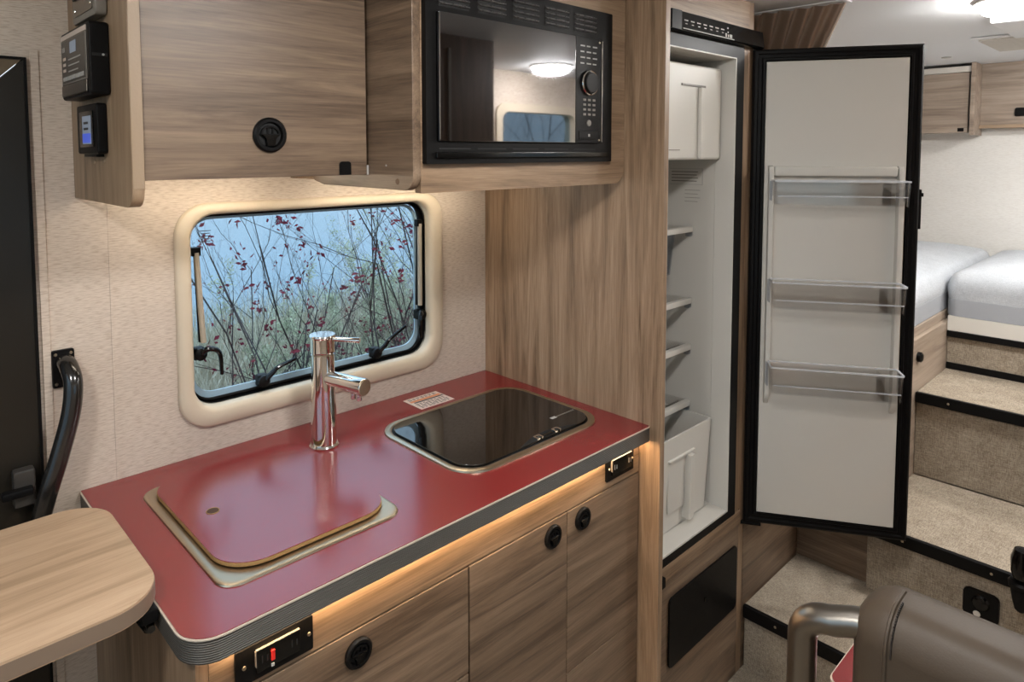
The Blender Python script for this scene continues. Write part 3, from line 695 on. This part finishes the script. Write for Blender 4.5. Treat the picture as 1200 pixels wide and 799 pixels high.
    bm = B(); xw = cx1-.0006
    for k in range(4): box(bm, xw, xw+.0004, -.497+.004*(k % 2), -.410, 1.515-.009*k, 1.5175-.009*k)
    for k in range(4): box(bm, xw, xw+.0004, -.505+.008*(k % 2), -.455, 1.462-.011*k, 1.4632-.011*k)
    mk('printed_notice', bm, 'grey_pl', t)
    bm = B()
    for (a, b, c_, d_) in ((-.512, -.404, 1.5245, 1.5260), (-.512, -.404, 1.4785, 1.480), (-.512, -.5105, 1.478, 1.526)): box(bm, xw, xw+.0004, a, b, c_, d_)
    mk('notice_border', bm, 'print', t)
    for z in (1.492, 1.10, .83):
        bm = B(); lathe(bm, [(.004, 0), (.004, .0006)], (cx1-.0003, -.572, z), (-1, 0, 0), 12); mk('liner_hole', bm, 'hole', t)
    mk('latch_post', bx(.060, .068, -.545, -.53, 1.42, 1.50), 'black', t)
    # ---- door (local u along width, w towards the cabinet side, z up)
    U0, U1, Z0, Z1 = .0, .436, .474, 1.866
    D = lambda bm: xform(bm, DM)
    fr = lambda e: [(U0+e, Z0+e), (U1-e, Z0+e), (U1-e, Z1-e), (U0+e, Z1-e)]
    bm = B(); box(bm, U0, U1, -.048, -.006, Z0, Z1, bev=.003)
    d = mk('door', D(bm), 'black', t)
    bm = B(); f3 = lambda e, w: [(u, w, z) for u, z in fr(e)]
    loft(bm, [f3(.001, -.0058), f3(.001, .0), f3(.006, .004), f3(.013, .004), f3(.016, .0005), f3(.024, .0005), f3(.027, .005), f3(.033, .005), f3(.036, -.0055)])
    mk('gasket', D(bm), 'black', d, smooth=False)
    bm = B(); box(bm, .0362, .3998, -.0057, .004, .5102, 1.8298, bev=.002); mk('door_liner', D(bm), 'liner', d)
    # raised liner rails: bracket-shaped ribs carrying the bins
    bm = B()
    o = rrect(.046, .390, .835, 1.535, .012, 4); i = rrect(.062, .374, .845, 1.500, .010, 4)
    for u0, u1 in ((.046, .060), (.376, .390)):
        bm = B(); prism(bm, [(.0045, .84), (.018, .855), (.030, .88), (.030, 1.515), (.022, 1.532), (.0045, 1.536)], 'x', u0, u1, bev=.003)
        mk('door_rail', D(bm), 'liner', d)
    bm = B(); box(bm, .0605, .3755, .0045, .026, 1.505, 1.533, bev=.006); mk('door_ledge', D(bm), 'liner', d)
    for zb, h in ((1.428, .064), (1.140, .072), (.900, .073)):
        bm = B(); x0, x1, y0, y1 = .052, .386, .032, .100
        o0 = rrect(x0+.004, x1-.004, y0, y1-.004, .008, 4); o1 = rrect(x0, x1, y0, y1, .010, 4)
        i1 = rrect(x0+.0025, x1-.0025, y0+.0025, y1-.0025, .008, 4); i0 = rrect(x0+.0065, x1-.0065, y0+.003, y1-.0065, .006, 4)
        f = lambda p, z: [(u, v, z) for u, v in p]
        loft(bm, [f(i0, zb+.003), f(i1, zb+h), f(o1, zb+h), f(o0, zb)], True, True)
        b_ = mk('door_bin', D(bm), 'clear', d)
        bm = B(); ring(bm, rrect(x0-.001, x1+.001, y0-.001, y1+.001, .010, 4), rrect(x0+.003, x1-.003, y0+.003, y1-.003, .008, 4), 'z', zb+h, zb+h+.004); 
        # bin trims stay at the second level below the door
        mk('bin_rim', D(bm), 'clear_rim', d)
        for u0, u1 in ((.0475, .0515), (.3865, .3905)):
            bm = B(); box(bm, u0, u1, .031, .060, zb+.01, zb+h, bev=.001); mk('bin_clip', D(bm), 'clear_edge', d)
        bm = B(); box(bm, .335, .338, .034, .098, zb+.006, zb+h-.004); mk('bin_divider', D(bm), 'clear', d)
        bm = B(); box(bm, .060, .378, .0985, .1005, zb+.024, zb+.027); mk('bin_ridge', D(bm), 'clear_rim', d)
    bm = B(); box(bm, U1-.001, U1+.010, -.040, -.014, 1.36, 1.47, bev=.002); box(bm, U1, U1+.014, -.04, -.014, 1.45, 1.46); mk('door_catch', D(bm), 'black', d)
    bm = B(); box(bm, -.014, .05, -.02, .0, Z0-.010, Z0-.0005, bev=.002); mk('hinge_plate', D(bm), 'black', d)
    return t
fridge()

# ------------------------------------------------------------------ left side: grab bar, folding table leaf
def grab_bar():
    t = thing('grab_bar', (-1.12, 0, 1.13), 'curved glossy black grab bar screwed to the wall beside the entry door', 'grab bar')
    mk('mounting_plate', prism(B(), rrect(-1.142, -1.104, 1.118, 1.192, .004, 3), 'y', -.008, -.0005, bev=.0015), 'black', t)
    for (x, z) in ((-1.136, 1.184), (-1.110, 1.184), (-1.136, 1.126), (-1.110, 1.126)):
        bm = B(); lathe(bm, [(.0032, 0), (.002, .002)], (x, -.0083, z), (0, -1, 0), 10); mk('screw', bm, 'steel', t)
    pts = spline([(-1.121, -.006, 1.168), (-1.119, -.030, 1.162), (-1.117, -.052, 1.135), (-1.124, -.058, 1.08), (-1.146, -.058, 1.00), (-1.168, -.056, .93), (-1.182, -.052, .87), (-1.186, -.045, .80), (-1.186, -.012, .76)], 8)
    mk('bar', tube(B(), pts, .0165, 16), 'blackmetal', t)
    mk('lower_plate', prism(B(), rrect(-1.205, -1.168, .71, .79, .004, 3), 'y', -.0125, -.0105), 'black', t)
grab_bar()
def leaf():
    t = thing('table_leaf', (-1.37, -.32, .905), 'pale oak flip-up table leaf with rounded corners beside the countertop', 'table')
    mk('top', prism(B(), rrect(-1.68, -1.0985, -.510, -.143, (.01, .075, .075, .01), 10), 'z', .908, .936, bev=.003), 'table', t)
    mk('edge_trim', prism(B(), rrect(-1.6808, -1.0977, -.5108, -.1422, (.01, .075, .075, .01), 10), 'z', .9100, .9325), M['leaf_edge'], t)
    b = mk('support_bracket', bx(-1.62, -1.15, -.33, -.315, .892, .9075, bev=.002), 'black', t)
    hg = mk('hinge', bx(-1.130, -1.106, -.49, -.44, .886, .9072, bev=.004), 'black', t)
    for k in range(3):
        bm = B(); tube(bm, [(-1.116+.003*k, -.485+.02*k, .875-.012*k), (-1.112, -.455+.02*k, .875-.012*k)], .006, 10); mk('hinge_knuckle', bm, 'blackmetal', hg)
leaf()

# ------------------------------------------------------------------ steps, bed platform, bed
def step(name, x0, x1, y0, y1, z0, z1, label, group=None, light=False):
    t = thing(name, ((x0+x1)/2, (y0+y1)/2, z0), label, 'step')
    mk('riser', bx(x0+.012, x0+.030, y0, y1, z0+.001, z1-.012), 'carpet', t)
    mk('tread', bx(x0+.012, x1, y0, y1, z1-.0115, z1), 'carpet', t)
    mk('nosing', bx(x0-.004, x0+.0115, y0, y1, z1-.034, z1+.004, bev=.003), 'black', t)
    k = y1-.10
    while k > y0:
        bm = B(); lathe(bm, [(.004, 0), (.003, .0012)], (x0-.0042, k, z1-.014), (-1, 0, 0), 10); mk('screw', bm, 'steel', t); k -= .22
    return t
step('carpeted_step', .506, .897, -1.44, -.604, 0, .20, 'lowest carpeted step with black nosing, level with the fridge cabinet base')
step('carpeted_step', .857, 1.335, -1.44, -.830, .2005, .415, 'middle carpeted step carrying the small black step light')
step('carpeted_step', 1.330, 1.735, -1.44, -.830, .4155, .715, 'highest carpeted step below the bed')
def bed_base():
    t = thing('bed_base', (2.2, -1.1, .40), 'bed platform with white edge and two black trim bands above the steps', 'bed base')
    mk('riser', bx(1.737, 1.75, -1.44, -.830, .716, .845), 'carpet', t)
    mk('black_band', bx(1.730, 1.7365, -1.44, -.830, .716, .742, bev=.002), 'black', t)
    mk('black_band', bx(1.722, 1.750, -1.44, -.830, .846, .870, bev=.002), 'black', t)
    mk('white_edge', bx(1.728, 1.750, -1.44, -.830, .8705, .928), 'white_pl', t)
    mk('platform', bx(1.751, X1-.002, -2.0, -.832, .40, .928), 'wood_y', t)
bed_base()
def bunk_cabinet():
    t = thing('bunk_cabinet', (1.75, -.42, 0), 'oak cabinet under the far mattress beside the steps', 'cabinet')
    mk('front_panel', bx(.898, .916, -.826, -.602, .2005, .94), 'wood_y', t)
    mk('side_panel', bx(.917, X1-.002, -.828, -.81, .2005, .905), 'wood_pale_x', t)
    mk('top_ledge', bx(.917, X1-.002, -.813, -.002, .9055, .94, bev=.002), 'wood_pale_x', t)
    bm = B(); lathe(bm, [(.018, 0), (.018, .012), (.012, .016)], (1.345, -.8285, .842), (0, -1, 0), 20); mk('knob', bm, 'black', t)
bunk_cabinet()
def wardrobe():
    t = thing('wardrobe', (.7, -.3, 0), 'oak wardrobe panel between the refrigerator and the bunk', 'wardrobe')
    mk('front_panel', bx(.504, .896, -.600, -.582, 0, 1.70), 'wood_x', t)
    mk('side_panel', bx(.878, .896, -.5815, -.002, 0.94+.002, 1.70), 'wood_z', t)
wardrobe()
def mattress(x0, x1, y0, y1, z0, z1, label, r=.02, crown=.03):
    t = thing('mattress', ((x0+x1)/2, (y0+y1)/2, z0), label, 'mattress', 'grey mattresses on the rear bed')
    bm = B(); nx, ny = 26, 20; loops = []
    def rr(e, z): return [(u, v, z) for u, v in rrect(x0+e, x1-e, y0+e, y1-e, max(.02, r+.02-e), 6)]
    prof = [(.012, z0), (.0, z0+.015), (.0, z0+.05), (.004, z0+.055), (0, z0+.06), (-.006, z1-.08), (0, z1-.05), (.012, z1-.025), (.032, z1-.010), (.065, z1-.001), (.14, z1+crown*.5), (.30, z1+crown)]
    loft(bm, [rr(*p) for p in prof], True, True)
    mk('cover', bm, 'bedding', t, ang=70)
    bm = B(); loft(bm, [rr(-.001, z0+.0005), rr(-.0025, z0+.004), rr(-.0025, z0+.064), rr(-.001, z0+.068)])
    mk('side_band', bm, plain('darker_grey_mattress_band', srgb(152, 155, 160), .9, bump=.4, bscale=500), t)
    return t
mattress(1.735, 2.62, -1.55, -.822, .9285, 1.115, 'grey blanketed mattress directly above the carpeted steps')
mattress(1.02, 2.62, -.805, -.06, .9405, 1.115, 'grey mattress on the oak cabinet behind the fridge door')
def rear_cabinets():
    t = thing('overhead_cabinet', (2.58, -.45, 1.66), 'pale oak overhead cabinet with a flat door and black catch, over the bed', 'cabinet')
    xf = 2.50
    mk('door', bx(xf, xf+.016, -.708, -.10, 1.668, 1.955, bev=.001), 'wood_pale', t)
    mk('top_rail', bx(xf-.004, xf+.016, -.716, -.10, 1.957, 1.985, bev=.002), 'white_pl', t)
    mk('end_panel', bx(xf-.012, X1-.002, -.735, -.717, 1.655, ZC-.001, bev=.0015), 'wood_pale', t)
    mk('bottom_panel', bx(xf+.017, X1-.002, -.716, -.10, 1.668, 1.682), 'wood_pale', t)
    mk('catch', bx(xf-.003, xf-.0002, -.694, -.668, 1.673, 1.690, bev=.001), 'black', t)
    s = thing('overhead_locker', (2.62, -1.1, 1.68), 'shallow oak overhead locker with a black pull on the rear wall', 'cabinet')
    mk('front_panel', bx(2.605, X1-.002, -1.70, -.736, 1.705, ZC-.001), 'wood_pale', s)
    mk('bottom_rail', bx(2.585, X1-.002, -1.70, -.7365, 1.688, 1.7045, bev=.002), 'edge_wood', s)
    mk('pull', bx(2.594, 2.6045, -.965, -.872, 1.742, 1.782, bev=.006), 'black', s)
rear_cabinets()
def step_light():
    y, z, x = -1.128, .295, .869
    t = thing('step_light', (x, y, z-.04), 'small black step light on the carpeted riser', 'light')
    mk('housing', prism(B(), rrect(y-.042, y+.042, z-.040, z+.040, .012, 5), 'x', x-.012, x-.0005, bev=.003), 'black', t)
    bm = B(); lathe(bm, [(.022, 0), (.018, .006), (.006, .009)], (x-.0125, y, z+.008), (-1, 0, 0), 16); mk('hood', bm, 'black_gloss', t)
    bm = B(); lathe(bm, [(.009, 0), (.007, .003)], (x-.0125, y+.008, z-.026), (-1, 0, 0), 14); mk('bulb', bm, 'white_pl', t)
step_light()
def clamp_knob():
    x, y = .82, -1.222
    t = thing('clamp_knob', (x, y, .345), 'black clamp knob fixed at the middle step nosing', 'knob')
    mk('upper_grip', lathe(B(), [(.010, .085), (.020, .09), (.026, .11), (.027, .145), (.020, .17), (.008, .175)], (x, y, .345), seg=16), 'black_gloss', t)
    mk('collar', lathe(B(), [(.030, 0), (.031, .012), (.026, .018)], (x, y, .412), seg=16), 'black', t)
    mk('lower_grip', lathe(B(), [(.008, 0), (.014, .006), (.020, .03), (.025, .06), (.022, .067)], (x, y, .345), seg=16), 'black', t)
    mk('bracket', bx(x, .852, y-.01, y+.01, .385, .41, bev=.002), 'black', t)
clamp_knob()

# ------------------------------------------------------------------ seat and red table
def seat():
    t = thing('dinette_bench', (-.36, -1.46, 0), 'taupe leather dinette bench with an aluminium grab handle', 'bench')
    x0, x1, y0, y1, z0, z1 = -.430, -.300, -1.74, -1.198, .44, .952
    bm = B(); box(bm, x0, x1, y0, y1, z0, z1, bev=.050, seg=6); b = mk('backrest', bm, 'leather', t, ang=80)
    ys = y1-.052
    pr = [(x0-.0004, z0+.10), (x0-.0004, z1-.05)]+[(x0+.05-.0504*math.cos(.5*PI*k/6), z1-.05+.0504*math.sin(.5*PI*k/6)) for k in range(1, 7)]+[(x1-.05, z1+.0004)]
    bm = B(); tube(bm, [(x, ys-.012*(1 if z > z1-.03 else 0)*0, z) for x, z in pr], .0028, 6); mk('piping', bm, 'leather', b)
    for k in range(26):
        i = k/26*(len(pr)-2); a = int(i); f = i-a
        x = pr[a][0]*(1-f)+pr[a+1][0]*f; z = pr[a][1]*(1-f)+pr[a+1][1]*f
        bm = B(); box(bm, x-.0016, x+.001, ys-.0075, ys-.0058, z-.004, z+.004); mk('stitch', bm, 'leather_seam', b)
    pts = [(-.385, -1.235, .908), (-.392, -1.20, .903), (-.398, -1.172, .893)]
    pts += [(-.40, -1.172+.041*math.sin(a), .852+.041*math.cos(a)) for a in [PI/2*k/6 for k in range(1, 7)]]
    pts += [(-.40, -1.131, .75), (-.40, -1.131, .56)]
    pts += [(-.40, -1.172+.041*math.cos(a), .56-.041*math.sin(a)) for a in [PI/2*k/6 for k in range(1, 7)]]
    pts += [(-.39, -1.235, .519)]
    mk('grab_handle', tube(B(), pts, .0205, 18), 'alu', t)
    mk('cushion', bx(-.296, -.025, -1.74, -1.225, .38, .50, bev=.04, seg=4), 'leather', t, ang=80)
    mk('seat_base', bx(-.40, -.04, -1.70, -1.26, .0, .378, bev=.01), 'grey_pl', t)
seat()
def red_table():
    t = thing('dinette_table', (-.25, -1.4, 0), 'red topped dinette table beyond the taupe bench', 'table')
    mk('top', prism(B(), rrect(-.292, -.03, -1.70, -1.1315, .02, 5), 'z', .7195, .7205), 'red', t)
    mk('edge_band', prism(B(), rrect(-.294, -.028, -1.702, -1.1295, .02, 5), 'z', .69, .719), 'edge_line', t)
    mk('leg', tube(B(), [(-.15, -1.46, .505), (-.15, -1.46, .69)], .03, 16), 'alu', t)
red_table()

# ------------------------------------------------------------------ ceiling: lamps, vent, curtain
def lamp(x, y, label, r=.095):
    t = thing('ceiling_lamp', (x, y, ZC-.03), label, 'ceiling lamp', 'round ceiling lamps')
    mk('base', lathe(B(), [(r*1.1, 0), (r*1.1, .008), (r, .012)], (x, y, ZC-.0005), (0, 0, -1), 32), 'white_pl', t)
    mk('diffuser', lathe(B(), [(r*.97, 0), (r*.95, .012), (r*.85, .022), (r*.6, .031), (r*.3, .035), (.004, .036)], (x, y, ZC-.0128), (0, 0, -1), 32), 'lamp', t)
lamp(.99, -1.13, 'round white ceiling lamp in front of the roof vent')
lamp(-.75, -1.20, 'added unseen round ceiling lamp lighting the galley aisle')  # added lamp, out of view, to light the galley
lamp(1.10, -1.78, 'round white ceiling lamp beside the opposite bunk window')
lamp(-1.75, -1.05, 'added unseen round ceiling lamp lighting the front end')  # extra lamp behind the camera, added to lift the front end
lamp(1.95, -1.45, 'added unseen round ceiling lamp brightening the bed')  # unseen lamp put in to brighten the rear
def vent():
    t = thing('roof_vent', (1.6, -1.25, ZC-.03), 'white louvred roof vent panel on the ceiling', 'vent')
    mk('panel', bx(1.22, 1.62, -1.60, -1.02, ZC-.026, ZC-.0005, bev=.008), 'ceil', t)
    mk('grille_frame', bx(1.66, 2.08, -1.60, -.88, ZC-.008, ZC-.0005, bev=.003), 'ceil', t)
    for k in range(13):
        x = 1.69+.03*k
        mk('louvre', bx(x, x+.014, -1.58, -.90, ZC-.014, ZC-.0085), 'white_pl', t)
    bm = B(); lathe(bm, [(.02, 0), (.018, .004)], (2.2, -.68, ZC-.0005), (0, 0, -1), 16); mk('cap', bm, 'print', t)
vent()
def curtain():
    t = thing('privacy_curtain', (.64, -.68, 1.80), 'brown privacy curtain gathered in folds above the fridge door', 'curtain')
    bm = B(); n = 60; rows = 14; L = []
    for j in range(rows+1):
        q = j/rows; z = ZC-.004-.24*q; row = []
        yr = -.787+.065*min(1, q*1.6)       # free edge swept back towards the wall
        yl = -.53
        for i in range(n+1):
            s = i/n; y = yl+(yr-yl)*s
            x = .645+(.014+.012*q)*math.sin(s*34+2.2*q)*(1-.75*max(0, (s-.5)*2)) + .02*s - .03*q*(1-s)
            row.append((x, y, z-.012*math.sin(s*PI)*q))
        L.append(row)
    vs = [[bm.verts.new(p) for p in r] for r in L]
    for a, b in zip(vs[:-1], vs[1:]):
        for i in range(n): bm.faces.new((a[i], a[i+1], b[i+1], b[i]))
    bmesh.ops.solidify(bm, geom=bm.faces[:], thickness=.003)
    mk('fabric', bm, 'curtain', t, ang=80)
    e = [(L[j][-1][0]-.003, L[j][-1][1], L[j][-1][2]) for j in range(rows+1)]
    mk('hem', tube(B(), e, .005, 8), 'curtain', t)
    mk('track', bx(.63, .68, -.80, -.53, ZC-.0035, ZC-.0005), 'ceil', t)
curtain()

# ------------------------------------------------------------------ opposite side, seen only in reflections
def closet():
    t = thing('bathroom_closet', (.28, -1.75, 0), 'dark oak bathroom closet on the opposite side of the aisle', 'closet')
    mk('aisle_panel', bx(.0, .40, -1.47, -1.45, 0, ZC-.001), wood('dark_oak', 2, srgb(70, 54, 42), srgb(90, 72, 58), srgb(108, 88, 72)), t)
    mk('side_panel', bx(.38, .40, -2.05, -1.4705, 0, ZC-.001), 'wood_z', t)
    mk('side_panel', bx(.0, .02, -2.05, -1.4705, 0, ZC-.001), 'wood_z', t)
    mk('edge_trim', bx(.17, .182, -1.4485, -1.443, .2, 1.95), 'alu', t)
closet()

# ------------------------------------------------------------------ outdoors
def bark(name, a, b_):
    m, nt, b = new_mat(name); N = nt.nodes
    no = N.new('ShaderNodeTexNoise'); no.inputs['Scale'].default_value = 9; cr = N.new('ShaderNodeValToRGB'); tc = N.new('ShaderNodeTexCoord')
    cr.color_ramp.elements[0].color = a; cr.color_ramp.elements[1].color = b_; cr.color_ramp.elements[0].position = .35; cr.color_ramp.elements[1].position = .65
    nt.links.new(tc.outputs['Object'], no.inputs['Vector']); nt.links.new(no.outputs['Fac'], cr.inputs[0]); nt.links.new(cr.outputs[0], b.inputs['Base Color'])
    b.inputs['Roughness'].default_value = .9; b.inputs['Specular IOR Level'].default_value = .1
    return m
M['bark'] = bark('grey_brown_bark', srgb(58, 50, 52), srgb(100, 90, 88))
M['red_twig'] = bark('reddish_twig', srgb(96, 72, 78), srgb(138, 112, 112))
M['maroon'] = bark('maroon_leaf', srgb(92, 28, 44), srgb(130, 52, 62))
M['sage'] = bark('sage_leaf', srgb(150, 152, 122), srgb(200, 200, 168))
M['drygrass'] = bark('dry_grass', srgb(168, 158, 136), srgb(222, 212, 190))
M['ground'] = bark('grassy_soil', srgb(150, 144, 126), srgb(190, 184, 164))
def lake_mat():
    m, nt, b = new_mat('overcast_lake_water'); b.inputs['Base Color'].default_value = srgb(104, 128, 142); b.inputs['Roughness'].default_value = .12
    no = nt.nodes.new('ShaderNodeTexNoise'); no.inputs['Scale'].default_value = 1.5; bp = nt.nodes.new('ShaderNodeBump'); bp.inputs['Strength'].default_value = .15
    geo = nt.nodes.new('ShaderNodeNewGeometry'); nt.links.new(geo.outputs['Position'], no.inputs['Vector'])
    nt.links.new(no.outputs['Fac'], bp.inputs['Height']); nt.links.new(bp.outputs[0], b.inputs['Normal'])
    return m
M['lake'] = lake_mat()
GZ = -.75
mk('ground_bank', bx(-12, 16, -14, 7.5, GZ-.2, GZ), 'ground', label='grassy bank around the camper', kind='structure')
mk('lake', bx(-150, 250, 7.51, 300, GZ-.3, GZ-.1), 'lake', label='pale overcast lake beyond the shrubs', cat='lake', kind='structure')
def pyobj(name, vs, fs, mat, parent, **k):
    me = bpy.data.meshes.new(name); o_ = ORG[parent.name] if parent else Vector((0, 0, 0))
    me.from_pydata([tuple(Vector(v)-o_) for v in vs], [], fs); me.materials.append(M[mat])
    o = bpy.data.objects.new(name, me); COL.objects.link(o); o.parent = parent; ORG[o.name] = o_.copy(); tag(o, **k); return o
def shrub(x, y, h, label, rng, stems=5, leaf='maroon', leaves=160, spread=.35, lsize=.028, twig=1., group='shrubs outside the galley window', r0=.012, z=GZ, cluster=1, ylim=(.35, 60), bark_='bark'):
    t = thing('shrub', (x, y, z), label, 'shrub', group)
    vs, fs, tips = [], [], []
    def seg(p, q, ra, rb):
        d = (q-p).normalized(); u = d.orthogonal().normalized(); w = d.cross(u); b = len(vs)
        for c, r in ((p, ra), (q, rb)):
            for k in range(3): a = 2*PI*k/3; vs.append(c+(u*math.cos(a)+w*math.sin(a))*r)
        for k in range(3): fs.append((b+k, b+(k+1) % 3, b+3+(k+1) % 3, b+3+k))
    def grow(p, d, ln, r, lev):
        n = 5; 
        for i in range(n):
            d = (d+Vector((rng.gauss(0, .17), rng.gauss(0, .17), rng.gauss(.05, .08)))).normalized()
            q = p+d*ln/n; r2 = r*.86
            if not (ylim[0] < q.y < ylim[1]): return
            seg(p, q, r, r2)
            if lev < 3:
                for _ in range(1 if rng.random() < .75*twig else 0):
                    s = Vector((rng.gauss(0, 1), rng.gauss(0, 1), rng.gauss(.3, .5))).normalized()
                    grow(q, (d*.75+s*.65).normalized(), ln*rng.uniform(.25, .48), r2*.6, lev+1)
            if lev >= 1: tips.append(q)
            p, r = q, r2
    for _ in range(stems):
        d = Vector((rng.gauss(0, spread), rng.gauss(0, spread*.7), 1)).normalized()
        grow(Vector((x+rng.uniform(-.12, .12), y+rng.uniform(-.12, .12), z)), d, h*rng.uniform(.75, 1.05), r0, 0)
    pyobj('branches', vs, fs, bark_, t)
    lv, lf = [], []
    for _ in range(leaves):
        if _ % cluster == 0: tip = rng.choice(tips)
        p = tip+Vector((rng.gauss(0, .02), rng.gauss(0, .02), rng.gauss(0, .02)))
        a = Vector((rng.gauss(0, 1), rng.gauss(0, 1), rng.gauss(0, 1))).normalized(); c = a.orthogonal().normalized(); s = lsize*rng.uniform(.6, 1.3)
        w = a.cross(c)*s*.12; b = len(lv)
        lv += [p-a*s, p+c*s*.55+w, p+a*s, p-c*s*.55+w, p]
        lf += [(b, b+1, b+4), (b+1, b+2, b+4), (b+2, b+3, b+4), (b+3, b, b+4)]
    if lv: pyobj('leaves', lv, lf, leaf, t, kind='stuff')
    return t
def grass(x0, x1, y0, y1, n, h, label, mat, rng):
    vs, fs = [], []
    for _ in range(n):
        p = Vector((rng.uniform(x0, x1), rng.uniform(y0, y1), GZ)); k = h*rng.uniform(.35, 1.15); a = rng.uniform(0, 2*PI); d = Vector((math.cos(a), math.sin(a), 0))
        ln = Vector((rng.gauss(0, .25), rng.gauss(0, .25), 0))*k; b = len(vs); w = .006
        w = .0035; vs += [p-d*w, p+d*w, p+ln*.35+Vector((0, 0, k*.6))+d*w*.8, p+ln*.35+Vector((0, 0, k*.6))-d*w*.8, p+ln+Vector((0, 0, k))]
        fs += [(b, b+1, b+2, b+3), (b+3, b+2, b+4)]
    o = pyobj('dry_grass', vs, fs, mat, None, label=label, cat='grass', kind='stuff'); return o
rng = random.Random(11)
shr = [(.10, 1.45, 1.95, 'bare shrub with scattered maroon leaves close outside the window', 4, 120, .20),
       (.75, 1.75, 2.15, 'forked maroon-leaved shrub with dark stems', 5, 200, .24),
       (1.25, 1.60, 2.10, 'dense maroon twiggy shrub in the middle of the window view', 6, 260, .26),
       (1.75, 2.10, 2.3, 'reddish upright shrub behind the dense maroon one', 6, 160, .24),
       (2.45, 2.30, 2.4, 'tall bare grey shrub towards the fridge side of the window', 7, 50, .22),
       (3.3, 2.8, 2.5, 'thin bare shrub farthest along the bank', 8, 40, .26),
       (.2, 2.6, 1.7, 'sparse leafless shrub near the lake', 4, 60, .3)]
for (x, y, h, lb, st, lv, sp) in shr:
    shrub(x, y, h, lb, rng, stems=st+3, leaves=int(lv*4), spread=sp, lsize=.0150, r0=.0085, twig=1.35, cluster=7)
for (x, y, h, lb, k) in ((.75, 2.7, 1.15, 'low sage green bush beneath the maroon shrubs', 9), (2.2, 3.1, 1.5, 'broad sage green bush behind the bare shrubs', 9), (3.3, 3.8, 1.9, 'tall yellow-green bush by the lake shore', 9), (1.6, 3.4, 1.15, 'pale green bush at the lake edge', 8)):
    shrub(x, y, h, lb, rng, stems=k, leaf='sage', leaves=11000, spread=.42, lsize=.0095, group='green bushes by the lake', r0=.005)
for (x, y, h, lb) in ((1.0, 2.2, 1.35, 'low reddish twig thicket under the maroon shrubs'), (1.9, 2.6, 1.5, 'wide reddish twig thicket left of the bare shrubs'), (2.9, 3.2, 1.6, 'reddish twig thicket farthest along the shore')):
    shrub(x, y, h, lb, rng, stems=20, leaves=240, spread=.38, lsize=.011, r0=.0045, twig=1.35, cluster=4, bark_='red_twig', group='twig thickets on the bank')
grass(-1.5, 7, .9, 6.5, 42000, .72, 'pale dry grass on the bank outside the galley window', 'drygrass', rng)
for (x, y, h, lb) in ((1.6, -5.2, 4.6, 'bare winter tree outside the opposite bunk window'), (3.4, -6.4, 5.2, 'tall bare tree farther behind the camper'), (5.4, -5.6, 4.4, 'slim bare tree beyond the opposite wall')):
    shrub(x, y, h, lb, rng, stems=9, leaves=0, spread=.28, twig=1.35, group='bare trees on the far side', r0=.018, ylim=(-60, -2.6))
